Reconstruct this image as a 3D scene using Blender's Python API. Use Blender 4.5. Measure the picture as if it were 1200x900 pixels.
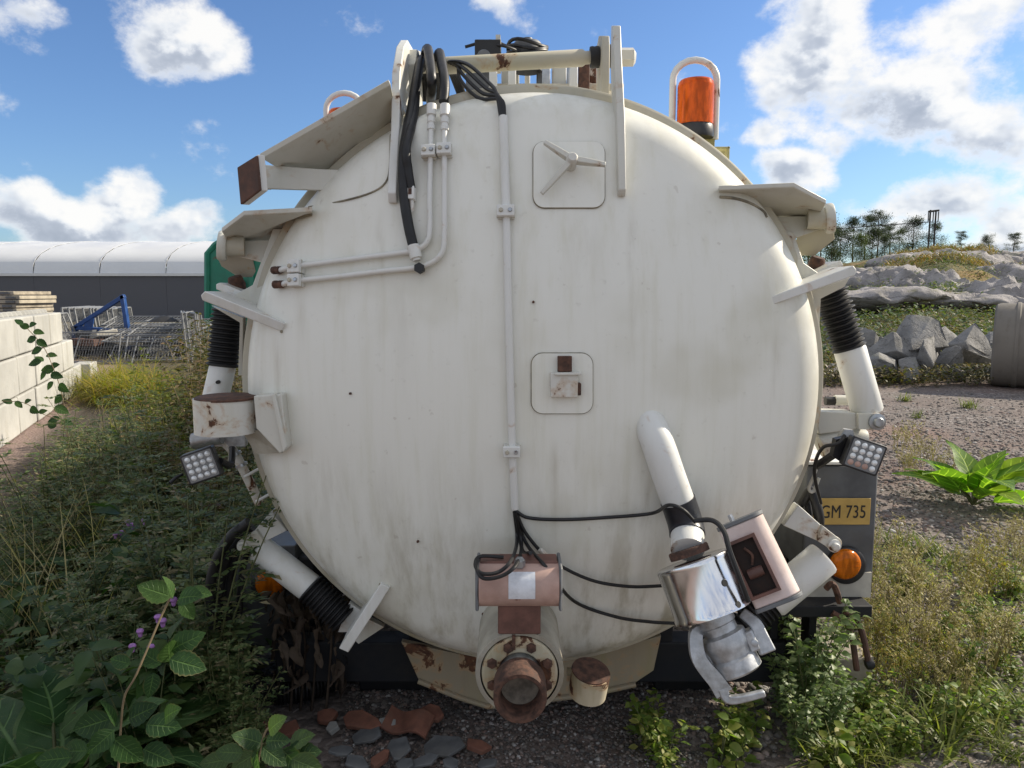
import bpy, bmesh, math, random
import numpy as np
from mathutils import Vector, Matrix, noise as mnoise
random.seed(7); RNG = np.random.default_rng(11)
R_ = math.radians
for o in list(bpy.data.objects): bpy.data.objects.remove(o)
scn = bpy.context.scene
COL = scn.collection
# ------------------------------------------------------------------ camera
PITCH = R_(6.7); CAMZ = 1.6; FOC = 900.0
cam_d = bpy.data.cameras.new('camera'); cam = bpy.data.objects.new('camera', cam_d); COL.objects.link(cam)
cam.location = (0, 0, CAMZ); cam.rotation_euler = (R_(90) - PITCH, 0, 0)
cam_d.sensor_width = 36; cam_d.lens = FOC / 1200 * 36; cam_d.clip_start = 0.05; cam_d.clip_end = 2000
scn.camera = cam
# ------------------------------------------------------------------ light
SUN = Vector((0.80, 0.30, 0.56)).normalized()
SKY_STRENGTH = 0.105; SUN_STRENGTH = 5.0
scn.view_settings.view_transform = 'Standard'; scn.view_settings.look = 'None'
scn.view_settings.gamma = 1; scn.view_settings.use_curve_mapping = False
scn.view_settings.exposure = 0.38
sl = bpy.data.lights.new('sun', 'SUN'); sl.energy = SUN_STRENGTH; sl.angle = R_(0.55); sl.color = (1, 0.90, 0.74)
so = bpy.data.objects.new('sun', sl); COL.objects.link(so)
so.location = (20, 8, 15); so.rotation_euler = (-SUN).to_track_quat('-Z', 'Y').to_euler()

def pix_dir(px, py):
    u = (px - 600) / FOC; v = (450 - py) / FOC
    cp, sp = math.cos(PITCH), math.sin(PITCH)
    return Vector((u, cp + v * sp, -sp + v * cp))
def P(px, py, Y):
    d = pix_dir(px, py); t = Y / d.y
    return Vector((d.x * t, Y, CAMZ + d.z * t))
def G(px, py, z=0.0):
    d = pix_dir(px, py); t = (z - CAMZ) / d.z
    return Vector((d.x * t, d.y * t, z))

# ------------------------------------------------------------------ node helpers
class NT:
    def __init__(s, tree): s.t = tree
    def n(s, typ, **kw):
        nd = s.t.nodes.new(typ)
        for k, v in kw.items(): setattr(nd, k, v)
        return nd
    def put(s, sock, v):
        if isinstance(v, bpy.types.NodeSocket): s.t.links.new(v, sock)
        elif v is not None:
            if isinstance(v, (tuple, list)) and len(v) == 3 and sock.type == 'RGBA': v = (*v, 1)
            sock.default_value = v
    def math(s, op, a, b=None, c=None, clamp=False):
        nd = s.n('ShaderNodeMath', operation=op, use_clamp=clamp)
        s.put(nd.inputs[0], a)
        if b is not None: s.put(nd.inputs[1], b)
        if c is not None: s.put(nd.inputs[2], c)
        return nd.outputs[0]
    def vm(s, op, a, b=None, out=0):
        nd = s.n('ShaderNodeVectorMath', operation=op); s.put(nd.inputs[0], a)
        if b is not None:
            s.put(nd.inputs['Scale'] if op == 'SCALE' else nd.inputs[1], b)
        return nd.outputs[out]
    def mapr(s, v, a, b, c=0.0, d=1.0, smooth=True):
        nd = s.n('ShaderNodeMapRange'); nd.interpolation_type = 'SMOOTHSTEP' if smooth else 'LINEAR'
        s.put(nd.inputs[0], v)
        for i, q in enumerate((a, b, c, d)): s.put(nd.inputs[i + 1], q)
        return nd.outputs[0]
    def noise(s, vec, scale, detail=4, rough=0.55, dist=0.0, out=0):
        nd = s.n('ShaderNodeTexNoise'); s.put(nd.inputs['Vector'], vec)
        nd.inputs['Scale'].default_value = scale; nd.inputs['Detail'].default_value = detail
        nd.inputs['Roughness'].default_value = rough; nd.inputs['Distortion'].default_value = dist
        return nd.outputs[out]
    def vor(s, vec, scale, feature='F1', out=0, rnd=1.0):
        nd = s.n('ShaderNodeTexVoronoi', feature=feature); s.put(nd.inputs['Vector'], vec)
        nd.inputs['Scale'].default_value = scale; nd.inputs['Randomness'].default_value = rnd
        return nd.outputs[out]
    def mix(s, f, a, b, blend='MIX'):
        nd = s.n('ShaderNodeMix', data_type='RGBA', blend_type=blend)
        s.put(nd.inputs[0], f); s.put(nd.inputs[6], a); s.put(nd.inputs[7], b)
        return nd.outputs[2]
    def ramp(s, f, stops):
        nd = s.n('ShaderNodeValToRGB'); s.put(nd.inputs[0], f); el = nd.color_ramp.elements
        while len(el) < len(stops): el.new(0.5)
        for e, (p, c) in zip(el, stops): e.position = p; e.color = (*c, 1)
        return nd.outputs[0]
    def scaled(s, v, sc):
        nd = s.n('ShaderNodeMapping'); s.put(nd.inputs[0], v); nd.inputs['Scale'].default_value = sc
        return nd.outputs[0]
    def bump(s, h, strength=0.3, dist=0.02):
        nd = s.n('ShaderNodeBump'); s.put(nd.inputs['Height'], h)
        nd.inputs['Strength'].default_value = strength; nd.inputs['Distance'].default_value = dist
        return nd.outputs[0]

def new_mat(name):
    m = bpy.data.materials.new(name); m.use_nodes = True; m.node_tree.nodes.clear()
    t = NT(m.node_tree); out = t.n('ShaderNodeOutputMaterial'); b = t.n('ShaderNodeBsdfPrincipled')
    m.node_tree.links.new(b.outputs[0], out.inputs[0])
    geo = t.n('ShaderNodeNewGeometry'); t.pos = geo.outputs['Position']; t.isl = geo.outputs['Random Per Island']; t.nor = geo.outputs['Normal']
    t.obj = t.n('ShaderNodeTexCoord').outputs['Object']
    oi = t.n('ShaderNodeObjectInfo'); t.rnd = oi.outputs['Random']
    t.b = b; t.out = out
    def setp(**kw):
        for k, v in kw.items(): t.put(b.inputs[k.replace('_', ' ')], v)
    t.set = setp
    return m, t

# ------------------------------------------------------------------ world : sky + cumulus
wd = bpy.data.worlds.new('World'); scn.world = wd; wd.use_nodes = True; wd.node_tree.nodes.clear()
w = NT(wd.node_tree)
wd.cycles.sampling_method = 'MANUAL'; wd.cycles.sample_map_resolution = 512
wout = w.n('ShaderNodeOutputWorld')
sky = w.n('ShaderNodeTexSky', sky_type='NISHITA'); sky.sun_disc = False
sky.sun_elevation = math.asin(SUN.z); sky.sun_rotation = math.atan2(SUN.x, SUN.y)
sky.air_density = 1.0; sky.dust_density = 0.6; sky.ozone_density = 1.6
bg_sky = w.n('ShaderNodeBackground'); bg_sky.inputs[1].default_value = SKY_STRENGTH
wd.node_tree.links.new(w.mix(1.0, sky.outputs[0], (0.64, 0.82, 1.08), 'MULTIPLY'), bg_sky.inputs[0])
wdir = w.vm('NORMALIZE', w.n('ShaderNodeTexCoord').outputs['Generated'])
# cumulus positions (in view, by direction)
blobs = [(30, 20, 62, 42, 1), (215, 45, 88, 52, 1), (180, 18, 60, 30, .8), (70, 258, 110, 34, 1.0), (150, 232, 50, 42, 1), (205, 262, 80, 28, 1), (25, 235, 60, 30, .9),
         (-80, 240, 90, 50, 1), (578, 18, 40, 16, .55), (960, 70, 110, 80, 1), (1060, 110, 130, 80, 1), (1130, 20, 130, 50, 1), (940, 10, 80, 40, .9), (1180, 160, 80, 50, .9), (935, 205, 55, 34, .95),
         (1100, 232, 110, 30, 1.0), (1040, 265, 120, 22, .8), (1230, 250, 90, 40, .9), (985, 170, 45, 25, .7), (900, 155, 28, 22, .6), (1190, 280, 90, 14, .7), (830, 100, 40, 26, .5), (750, 240, 70, 20, .5)]
BL = []
for (bx_, by_, a_, b_, wgt) in blobs:
    c = pix_dir(bx_, by_).normalized(); BL.append((c, a_ / FOC * .97, b_ / FOC * .97, wgt))
dv = wdir
warp = w.vm('SUBTRACT', w.noise(dv, 7.0, 2, .6, out=1), (.5, .5, .5))
dw = w.vm('ADD', dv, w.vm('SCALE', warp, 0.10))
# out of view broken cloud is added all round, cover raised for fill light
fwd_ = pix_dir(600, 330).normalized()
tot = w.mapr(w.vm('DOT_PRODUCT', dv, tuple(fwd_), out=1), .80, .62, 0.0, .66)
top = None
for (c, a, b, wgt) in BL:
    r = Vector((c.y, -c.x, 0)).normalized(); u = r.cross(c)
    if u.z < 0: u = -u
    x = w.vm('DOT_PRODUCT', dw, tuple(r / a), out=1); y = w.math('SUBTRACT', w.vm('DOT_PRODUCT', dw, tuple(u / b), out=1), c.dot(u) / b)
    q = w.math('MULTIPLY_ADD', x, x, w.math('MULTIPLY', y, y))
    m = w.math('MULTIPLY_ADD', q, -wgt, wgt)
    tot = w.math('SMOOTH_MAX', tot, m, 0.25)
    tp_ = w.math('MULTIPLY', w.math('MAXIMUM', m, 0.0), y)
    top = tp_ if top is None else w.math('ADD', top, tp_)
tot = w.math('MULTIPLY', tot, w.math('GREATER_THAN', w.vm('DOT_PRODUCT', dv, tuple(fwd_), out=1), .5)) if False else tot
nz = w.noise(w.scaled(dv, (1, 1, 1.35)), 9.0, 9, 0.62)
nzb = w.noise(w.scaled(w.vm('ADD', dv, (0.020, 0.0, 0.030)), (1, 1, 1.35)), 9.0, 4, 0.62)
nz2 = w.noise(w.scaled(dv, (1, 1, 1.2)), 3.1, 2, .6)
d0 = w.math('ADD', w.math('MULTIPLY', tot, 0.95), w.math('MULTIPLY', w.math('SUBTRACT', nz, .5), 2.5))
d0 = w.math('ADD', d0, w.math('MULTIPLY', w.math('SUBTRACT', nz2, .5), .5))
mask = w.mapr(d0, 0.26, 0.80)
lit = w.mapr(w.math('ADD', w.math('MULTIPLY', w.math('SUBTRACT', nz, nzb), 3.4), w.math('MULTIPLY', top, .75)), -0.52, 0.42)
thick = w.mapr(d0, 0.40, 1.10)
shade = w.math('SUBTRACT', 1.0, w.math('MULTIPLY', thick, w.math('SUBTRACT', 1.0, lit)))
ccol = w.ramp(shade, [(0.0, (.40, .45, .54)), (0.4, (.54, .59, .68)), (0.75, (.84, .87, .91)), (1.0, (1.0, .99, .97))])
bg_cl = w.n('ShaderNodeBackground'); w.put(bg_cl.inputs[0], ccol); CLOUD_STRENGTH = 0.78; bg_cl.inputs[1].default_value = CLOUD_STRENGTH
elev = w.n('ShaderNodeSeparateXYZ'); w.put(elev.inputs[0], wdir)
mask = w.math('MULTIPLY', mask, w.mapr(elev.outputs[2], 0.0, 0.03))
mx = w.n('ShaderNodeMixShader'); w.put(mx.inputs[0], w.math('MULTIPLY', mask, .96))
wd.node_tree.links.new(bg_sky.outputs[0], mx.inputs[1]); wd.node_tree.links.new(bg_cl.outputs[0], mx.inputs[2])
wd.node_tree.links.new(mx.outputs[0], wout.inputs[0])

# ------------------------------------------------------------------ materials
MAT = {}
RUNS = [(-.02, .66, .30, .05, .8), (.045, .60, .32, .05, .7), (.02, .80, .45, .022, .8), (.13, 1.16, .70, .018, .8), (.18, 1.16, .8, .05, .4), (.22, 1.83, 1.45, .10, .35), (-.74, 1.48, .95, .02, .7), (-.60, 1.10, .60, .10, .45),
        (.42, 1.05, .45, .03, .75), (.46, .85, .40, .06, .6), (-.66, 1.60, 1.35, .03, .6), (-.33, 1.66, 1.1, .05, .35), (.36, 1.85, 1.2, .02, .6), (-.40, 1.85, 1.3, .02, .6), (.83, 1.5, .95, .02, .5), (.25, .75, .40, .12, .55), (-.25, .7, .42, .10, .45), (.62, .9, .5, .09, .4), (.0, 1.95, 1.5, .015, .5), (.07, 1.3, .9, .009, .8)]
def m_white(name, base=(.77, .765, .70), rust=0.0, algae=0.75, rough=.42, yellow=0.4, runs=False):
    m, t = new_mat(name); p = t.pos
    streak = t.noise(t.scaled(p, (9, 9, .55)), 2.6, 6, .62)
    fine = t.noise(p, 38, 5, .6); big = t.noise(p, 1.7, 4, .55)
    c = t.mix(t.math('MULTIPLY', t.mapr(streak, .45, .78), .55), base, tuple(q * f for q, f in zip(base, (.84, .83, .75))))
    c = t.mix(t.math('MULTIPLY', t.mapr(big, .50, .72), yellow), c, (.46, .43, .30))
    # green-brown film that runs down the lower half
    z = t.n('ShaderNodeSeparateXYZ'); t.put(z.inputs[0], p)
    low = t.mapr(z.outputs[2], 1.25, .35)
    al = t.math('MULTIPLY', t.mapr(t.noise(t.scaled(p, (6, 6, .9)), 1.6, 6, .65), .44, .70), low)
    c = t.mix(t.math('MULTIPLY', al, algae), c, (.26, .22, .12))
    c = t.mix(t.math('MULTIPLY', t.mapr(fine, .60, .80), .22), c, (.30, .27, .20))
    if runs:
        # grime that has run down below the fittings (x, top z, bottom z, half width, strength)
        wob = t.math('MULTIPLY', t.math('SUBTRACT', t.noise(t.scaled(p, (1, 1, .6)), 7, 4, .6), .5), .035); xx = t.math('ADD', z.outputs[0], wob); tot = None
        for (x0, z0, z1, hw, st) in RUNS:
            g = t.math('SUBTRACT', 1.0, t.math('ABSOLUTE', t.math('DIVIDE', t.math('SUBTRACT', xx, x0), hw)), clamp=True)
            g = t.math('MULTIPLY', t.math('MULTIPLY', g, st), t.math('MULTIPLY', t.mapr(z.outputs[2], z1, z0), t.mapr(t.math('ADD', z.outputs[2], t.math('MULTIPLY', wob, 2.0)), z0 + .03, z0 - .10)))
            tot = g if tot is None else t.math('MAXIMUM', tot, g)
        tot = t.math('MULTIPLY', tot, t.mapr(t.noise(t.scaled(p, (14, 14, 2)), 2.2, 5, .65), .32, .62))
        c = t.mix(t.math('MULTIPLY', tot, .45), c, (.27, .22, .13))
        # dust film round the rim
        dx = t.math('SUBTRACT', z.outputs[0], .07); dz = t.math('SUBTRACT', z.outputs[2], 1.289); rr_ = t.math('SQRT', t.math('ADD', t.math('MULTIPLY', dx, dx), t.math('MULTIPLY', dz, dz)))
        rim = t.math('MULTIPLY', t.mapr(rr_, .80, .95), t.mapr(t.noise(p, 3.2, 6, .65), .36, .66)); c = t.mix(t.math('MULTIPLY', rim, .5), c, (.36, .33, .24))
    spot = t.mapr(t.noise(p, 23, 3, .5), .715, .75)
    c = t.mix(t.math('MULTIPLY', spot, .22), c, (.25, .18, .12))
    if rust > 0:
        rn = t.noise(p, 11, 7, .62, .4); rm = t.mapr(rn, .66 - .22 * rust, .70 - .22 * rust)
        halo = t.mapr(rn, .58 - .22 * rust, .68 - .22 * rust)
        c = t.mix(t.math('MULTIPLY', halo, .45), c, (.42, .24, .10))
        rc = t.ramp(t.noise(p, 60, 4, .6), [(.3, (.045, .02, .012)), (.7, (.14, .058, .026))])
        c = t.mix(rm, c, rc)
        t.set(Roughness=t.mapr(rm, 0, 1, rough, .85))
    else: t.set(Roughness=t.mapr(streak, .4, .8, rough - .06, rough + .2))
    t.set(Base_Color=c)
    t.set(Normal=t.bump(t.math('ADD', t.math('MULTIPLY', fine, .5), t.noise(p, 6, 3, .5)), .10, .006))
    MAT[name] = m
m_white('white_paint'); m_white('door_paint', runs=True); m_white('white_arm', (.58, .57, .51), rust=.08, algae=.3, yellow=.6); m_white('white_rusty', (.62, .61, .56), rust=.36)
m_white('saddle_paint', (.27, .225, .155), rust=.34, algae=1.0, rough=.7); m_white('clean_white', (.68, .68, .65), rust=.05, algae=.2, yellow=.2)
m_white('flange_rusty', (.50, .45, .33), rust=.62, rough=.7)
m_white('grimy_flange', (.45, .42, .34), rust=.08, algae=.6, rough=.6, yellow=.9)
def m_simple(name, col, rough=.5, metal=0.0, var=.25, scale=20, bump=.08, rust=0.0, dirt=None, coat=0.0):
    m, t = new_mat(name); p = t.obj
    n = t.noise(p, scale, 5, .6)
    c = t.mix(t.mapr(n, .3, .72), tuple(q * (1 - var) for q in col), tuple(min(1, q * (1 + var)) for q in col))
    if dirt: c = t.mix(t.math('MULTIPLY', t.mapr(t.noise(p, scale * .35, 6, .65), .45, .7), dirt[1]), c, dirt[0])
    if rust:
        rm = t.mapr(t.noise(p, scale * .6, 6, .62), .64 - .2 * rust, .70 - .2 * rust)
        c = t.mix(rm, c, t.ramp(t.noise(p, 60, 4, .6), [(.3, (.05, .02, .012)), (.7, (.19, .07, .03))]))
    t.set(Base_Color=c, Roughness=t.mapr(n, .3, .7, max(.03, rough - .08), min(1, rough + .1)), Metallic=metal, Coat_Weight=coat)
    if bump: t.set(Normal=t.bump(n, bump * 3, .004))
    MAT[name] = m
m_simple('rust', (.085, .042, .028), .85, var=.55, scale=45, bump=.25)
m_simple('rust_pad', (.095, .048, .034), .8, var=.4, scale=18, bump=.15)
m_simple('rubber', (.009, .009, .010), .6, var=.3, scale=15, dirt=((.05, .046, .04), .25))
m_simple('hose_rubber', (.006, .006, .007), .5, var=.3, scale=25, dirt=((.03, .028, .025), .2))
m_simple('galvanised', (.42, .44, .46), .38, metal=.85, var=.18, scale=30, rust=.05)
m_simple('cast_aluminium', (.46, .47, .48), .48, metal=.7, var=.22, scale=35, bump=.12, dirt=((.16, .14, .11), .5))
m_simple('chrome', (.74, .74, .75), .13, metal=1.0, var=.04, scale=8, bump=0)
m_simple('pink_primer', (.46, .31, .26), .75, var=.14, scale=14, rust=.04, dirt=((.30, .16, .12), .5))
m_simple('pale_pink', (.64, .53, .49), .65, var=.10, scale=14, dirt=((.40, .25, .2), .35))
m_simple('brown_primer', (.13, .06, .045), .6, var=.35, scale=16)
m_simple('weld_dirt', (.22, .195, .14), .8, var=.4, scale=25)
m_simple('recess_shade', (.022, .013, .010), .9, var=.5, scale=30)
m_simple('dusty_cap', (.17, .145, .115), .9, var=.4, scale=40, bump=.2)
m_simple('grey_plate', (.13, .135, .14), .5, var=.2, scale=16)
m_simple('shroud_paint', (.36, .335, .275), .6, var=.18, scale=12, dirt=((.16, .13, .08), .6))
m_simple('dark_panel', (.085, .09, .097), .5, var=.25, scale=9, dirt=((.12, .115, .10), .4))
m_simple('pale_panel', (.45, .43, .37), .55, var=.15, scale=12, dirt=((.25, .2, .13), .4))
m_simple('chassis_paint', (.006, .007, .010), .75, var=.3, scale=12, dirt=((.022, .018, .013), .5))
m_simple('plate_yellow', (.47, .31, .085), .45, var=.1, scale=20, bump=.03, dirt=((.3, .2, .06), .3))
m_simple('letter_black', (.012, .012, .012), .5, var=.1)
m_simple('sticker', (.70, .72, .76), .5, var=.06, scale=60, dirt=((.3, .3, .32), .35))
m_simple('black_plastic', (.015, .015, .017), .4, var=.3, scale=22, dirt=((.07, .068, .06), .3))
m_simple('tape_black', (.010, .011, .016), .35, var=.3, scale=30)
m_simple('olive_bracket', (.34, .31, .14), .6, var=.25, scale=18)
m_simple('green_steel', (.012, .17, .105), .5, var=.16, scale=3, bump=.02, rust=.02, dirt=((.02, .10, .07), .4))
m_simple('blue_steel', (.012, .055, .20), .45, var=.2, scale=6, rust=.05)
m_simple('membrane_white', (.60, .61, .62), .45, var=.03, scale=.6, bump=.02)
m_simple('membrane_grey', (.075, .077, .092), .5, var=.06, scale=.6, bump=.02)
m_simple('fence_steel', (.20, .205, .21), .6, metal=.2, var=.25, scale=9, rust=.08)
m_simple('timber_grey', (.30, .26, .20), .85, var=.35, scale=7, bump=.15)
m_simple('shutter_board', (.33, .29, .22), .8, var=.35, scale=4)
m_simple('slate', (.11, .115, .12), .6, var=.3, scale=16, bump=.12, dirt=((.14, .125, .10), .4))
m_simple('terracotta', (.17, .07, .045), .8, var=.3, scale=20, bump=.12, dirt=((.10, .07, .05), .5))
m_simple('pole_wood', (.045, .042, .04), .9, var=.2, scale=2)
m_simple('bark', (.11, .065, .04), .9, var=.4, scale=6, bump=.2)
m_simple('stem_green', (.09, .10, .035), .7, var=.3, scale=20)
m_simple('stem_dry', (.20, .15, .085), .8, var=.3, scale=20)
m_simple('flower_purple', (.30, .14, .36), .7, var=.25, scale=60, bump=.2)
# amber lens
def m_amber(name, col):
    m, t = new_mat(name)
    n = t.noise(t.scaled(t.obj, (4, 4, 1)), 14, 3, .5)
    t.set(Base_Color=t.mix(t.mapr(n, .35, .65), col, tuple(q * .55 for q in col)), Roughness=.16, Transmission_Weight=.35, IOR=1.3, Subsurface_Weight=0.0)
    MAT[name] = m
m_amber('amber_lens', (.95, .16, .012)); m_amber('amber_signal', (.85, .22, .01))
m, t = new_mat('lamp_glass'); t.set(Base_Color=(.74, .76, .76), Roughness=.18, Metallic=.2); MAT['lamp_glass'] = m
m, t = new_mat('lamp_tray'); t.set(Base_Color=(.20, .21, .22), Roughness=.35, Metallic=.5); MAT['lamp_tray'] = m
# concrete
def m_concrete(name, base, k=1.0):
    m, t = new_mat(name); p = t.pos
    n = t.noise(p, 1.3, 7, .62); f = t.noise(p, 24, 5, .6)
    c = t.mix(t.mapr(n, .35, .7), base, tuple(q * .74 for q in base))
    c = t.mix(t.math('MULTIPLY', t.mapr(t.noise(t.scaled(p, (3, 3, .5)), 2, 6, .6), .5, .72), .5), c, tuple(q * f_ for q, f_ in zip(base, (.58, .55, .47))))
    c = t.mix(t.math('MULTIPLY', t.mapr(t.rnd, 0, 1, smooth=False), .45), c, tuple(q * .68 for q in base))
    t.set(Base_Color=c, Roughness=.9, Normal=t.bump(t.math('ADD', t.math('MULTIPLY', f, .4), n), .3 * k, .02)); MAT[name] = m
m_concrete('concrete', (.47, .46, .42), 1.4); m_concrete('concrete_brown', (.20, .18, .155)); m_concrete('concrete_grey', (.27, .265, .25))
# rock
def m_rock(name, base, moss=.3, sc=1.0):
    m, t = new_mat(name); p = t.pos
    n = t.noise(p, 1.6 * sc, 8, .65); v = t.vor(t.vm('ADD', t.scaled(p, (.5, .9, 1.8)), t.vm('SCALE', t.noise(p, 1.4 * sc, 5, .65, out=1), 1.1)), 1.0 * sc, 'DISTANCE_TO_EDGE')
    c = t.ramp(n, [(.3, tuple(q * .55 for q in base)), (.5, base), (.72, tuple(min(1, q * 1.3) for q in base))])
    c = t.mix(t.mapr(t.noise(p, 30 * sc, 4, .6), .55, .75), c, tuple(q * .5 for q in base))
    z = t.n('ShaderNodeSeparateXYZ'); t.put(z.inputs[0], t.nor)
    up = t.math('MULTIPLY', t.mapr(z.outputs[2], .35, .9), t.mapr(t.noise(p, 2.3 * sc, 5, .6), .52, .68))
    c = t.mix(t.math('MULTIPLY', up, moss), c, (.13, .125, .05))
    c = t.mix(t.math('MULTIPLY', t.math('MULTIPLY', t.mapr(v, .03, .0), t.mapr(t.noise(p, .9 * sc, 3, .5), .42, .6)), .6), c, tuple(q * .22 for q in base))
    h = t.math('ADD', t.math('MULTIPLY', t.noise(p, 7 * sc, 7, .68), 1.0), t.math('MULTIPLY', t.mapr(v, 0, .06), .35))
    t.set(Base_Color=c, Roughness=.88, Normal=t.bump(h, .7, .06 / sc)); MAT[name] = m
m_rock('granite', (.215, .21, .205), .3, 1.6); m_rock('pale_granite', (.29, .27, .265), .75, .8)
# gravel stones
m, t = new_mat('gravel_stone')
c = t.ramp(t.isl, [(0, (.055, .05, .048)), (.35, (.13, .118, .11)), (.6, (.19, .165, .145)), (.8, (.22, .15, .125)), (.93, (.30, .285, .27)), (1, (.42, .40, .38))])
t.set(Base_Color=c, Roughness=.85, Normal=t.bump(t.noise(t.pos, 120, 3, .6), .4, .004)); MAT['gravel_stone'] = m
# ground
m, t = new_mat('ground_soil'); p = t.pos
sp = t.n('ShaderNodeSeparateXYZ'); t.put(sp.inputs[0], p)
gv = t.vor(p, 34, 'F1', 1); gd = t.vor(p, 34, 'F1', 0)
gs = t.n('ShaderNodeSeparateColor'); t.put(gs.inputs[0], gv)
stone = t.ramp(gs.outputs[0], [(0, (.055, .049, .045)), (.5, (.135, .112, .10)), (.85, (.21, .175, .155)), (1, (.34, .31, .29))])
fine = t.ramp(t.noise(p, 90, 4, .7), [(.3, (.075, .060, .052)), (.7, (.21, .165, .145))])
gcol = t.mix(t.mapr(t.noise(p, .55, 5, .6), .40, .62), stone, fine)
gcol = t.mix(t.math('MULTIPLY', t.mapr(t.noise(p, .35, 4, .55), .52, .66), .55), gcol, (.20, .115, .085))
soil = t.ramp(t.noise(p, 14, 6, .65), [(.3, (.022, .016, .011)), (.6, (.055, .042, .028)), (.8, (.085, .072, .04))])
# soil under the weeds left of the tank; gravel elsewhere
ms = t.mapr(t.math('ADD', sp.outputs[0], t.math('MULTIPLY', t.math('SUBTRACT', t.noise(p, .8, 4, .6), .5), 1.6)), -.9, -1.3)
ms = t.math('MULTIPLY', ms, t.mapr(t.math('ADD', sp.outputs[0], t.math('MULTIPLY', sp.outputs[1], .4)), -2.35, -1.6))
c = t.mix(ms, gcol, soil)
path = t.mapr(t.math('ADD', sp.outputs[0], t.math('MULTIPLY', sp.outputs[1], .4)), -1.7, -2.1)
c = t.mix(t.math('MULTIPLY', path, .75), c, t.mix(t.noise(p, 40, 4, .6), (.20, .125, .10), (.34, .25, .215)))
far = t.mapr(sp.outputs[1], 14, 22)
c = t.mix(t.math('MULTIPLY', far, .8), c, t.ramp(t.noise(p, .5, 6, .6), [(.35, (.06, .065, .025)), (.65, (.15, .12, .05))]))
h = t.math('ADD', t.math('SUBTRACT', 1.0, gd), t.math('MULTIPLY', t.noise(p, 60, 4, .6), .4))
t.set(Base_Color=c, Roughness=.95, Normal=t.bump(h, .6, .02)); MAT['ground_soil'] = m
# hill
m, t = new_mat('hill_ground'); p = t.pos
n1 = t.noise(t.scaled(p, (1, .55, 1)), .22, 7, .62)
grass = t.ramp(t.noise(p, .55, 6, .65), [(.28, (.045, .055, .018)), (.45, (.10, .10, .035)), (.58, (.20, .14, .045)), (.75, (.30, .175, .065))])
rock = t.ramp(t.noise(p, 2.2, 8, .65), [(.3, (.17, .15, .14)), (.5, (.27, .24, .22)), (.7, (.38, .34, .31))])
c = t.mix(t.mapr(n1, .53, .56), grass, rock)
t.set(Base_Color=c, Roughness=.95, Normal=t.bump(t.noise(p, 3, 8, .7), .8, .15)); MAT['hill_ground'] = m
# foliage
def m_leaf(name, stops, trans=.32, rough=.5, spec=.35, veins=False):
    m, t = new_mat(name)
    f = t.math('FRACT', t.math('ADD', t.isl, t.math('MULTIPLY', t.rnd, 3.7)))
    c = t.ramp(f, stops)
    c = t.mix(t.math('MULTIPLY', t.mapr(t.noise(t.obj, 22, 4, .6), .45, .75), .35), c, tuple(q * .55 for q in stops[0][1]))
    if veins:
        uv = t.n('ShaderNodeSeparateXYZ'); t.put(uv.inputs[0], t.n('ShaderNodeTexCoord').outputs['UV']); av = t.math('ABSOLUTE', t.math('SUBTRACT', t.math('MULTIPLY', uv.outputs[1], 2.0), 1.0))
        fr = t.math('ABSOLUTE', t.math('SUBTRACT', t.math('FRACT', t.math('MULTIPLY', t.math('SUBTRACT', uv.outputs[0], t.math('MULTIPLY', av, .20)), 7.0)), .5))
        side = t.math('MULTIPLY', t.mapr(fr, .09, .02), t.mapr(av, 1.0, .5)); mid = t.mapr(av, .085, .02); vn = t.math('MAXIMUM', side, mid)
        c = t.mix(t.math('MULTIPLY', vn, .5), c, tuple(min(1, q * 2.4 + .02) for q in stops[-1][1]))
        edge = t.math('MULTIPLY', t.mapr(av, .82, 1.0), t.mapr(t.noise(t.obj, 9, 4, .6), .45, .65)); c = t.mix(t.math('MULTIPLY', edge, .45), c, (.20, .15, .06))
        t.set(Normal=t.bump(t.math('ADD', t.math('MULTIPLY', vn, -1.0), t.math('MULTIPLY', t.noise(t.obj, 45, 3, .6), .8)), .55, .006))
    t.set(Base_Color=c, Roughness=rough, Specular_IOR_Level=spec)
    tr = t.n('ShaderNodeBsdfTranslucent'); t.put(tr.inputs[0], t.mix(1.0, c, (1.25, 1.5, .6), 'MULTIPLY'))
    mx = t.n('ShaderNodeMixShader'); mx.inputs[0].default_value = trans
    m.node_tree.links.new(t.b.outputs[0], mx.inputs[1]); m.node_tree.links.new(tr.outputs[0], mx.inputs[2])
    m.node_tree.links.new(mx.outputs[0], t.out.inputs[0]); MAT[name] = m
m_leaf('leaf_mugwort', [(0, (.055, .09, .034)), (.45, (.10, .14, .05)), (.8, (.16, .18, .072)), (.93, (.21, .18, .10)), (1, (.30, .25, .15))])
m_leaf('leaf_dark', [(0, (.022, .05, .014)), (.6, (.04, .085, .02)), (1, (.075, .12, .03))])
m_leaf('leaf_broad', [(0, (.018, .05, .014)), (.6, (.028, .07, .018)), (1, (.05, .095, .022))], .25, .5, .25, True)
m_leaf('leaf_lime', [(0, (.10, .20, .02)), (.6, (.15, .26, .03)), (1, (.28, .36, .05))], .5, .5, .25, True)
m_leaf('leaf_fresh', [(0, (.11, .18, .03)), (.5, (.18, .24, .05)), (.8, (.27, .29, .075)), (1, (.38, .34, .11))], .5)
m_leaf('leaf_burdock', [(0, (.04, .095, .034)), (.6, (.06, .125, .044)), (1, (.095, .16, .055))], .25, .5, .3, True)
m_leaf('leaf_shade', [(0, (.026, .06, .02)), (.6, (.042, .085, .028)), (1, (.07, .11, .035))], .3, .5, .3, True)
m_leaf('leaf_pale', [(0, (.11, .16, .06)), (.6, (.17, .23, .09)), (1, (.28, .32, .15))], .4, .45, .4)
m_leaf('grass_green', [(0, (.08, .115, .022)), (.5, (.14, .17, .036)), (1, (.24, .23, .07))], .42)
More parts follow.
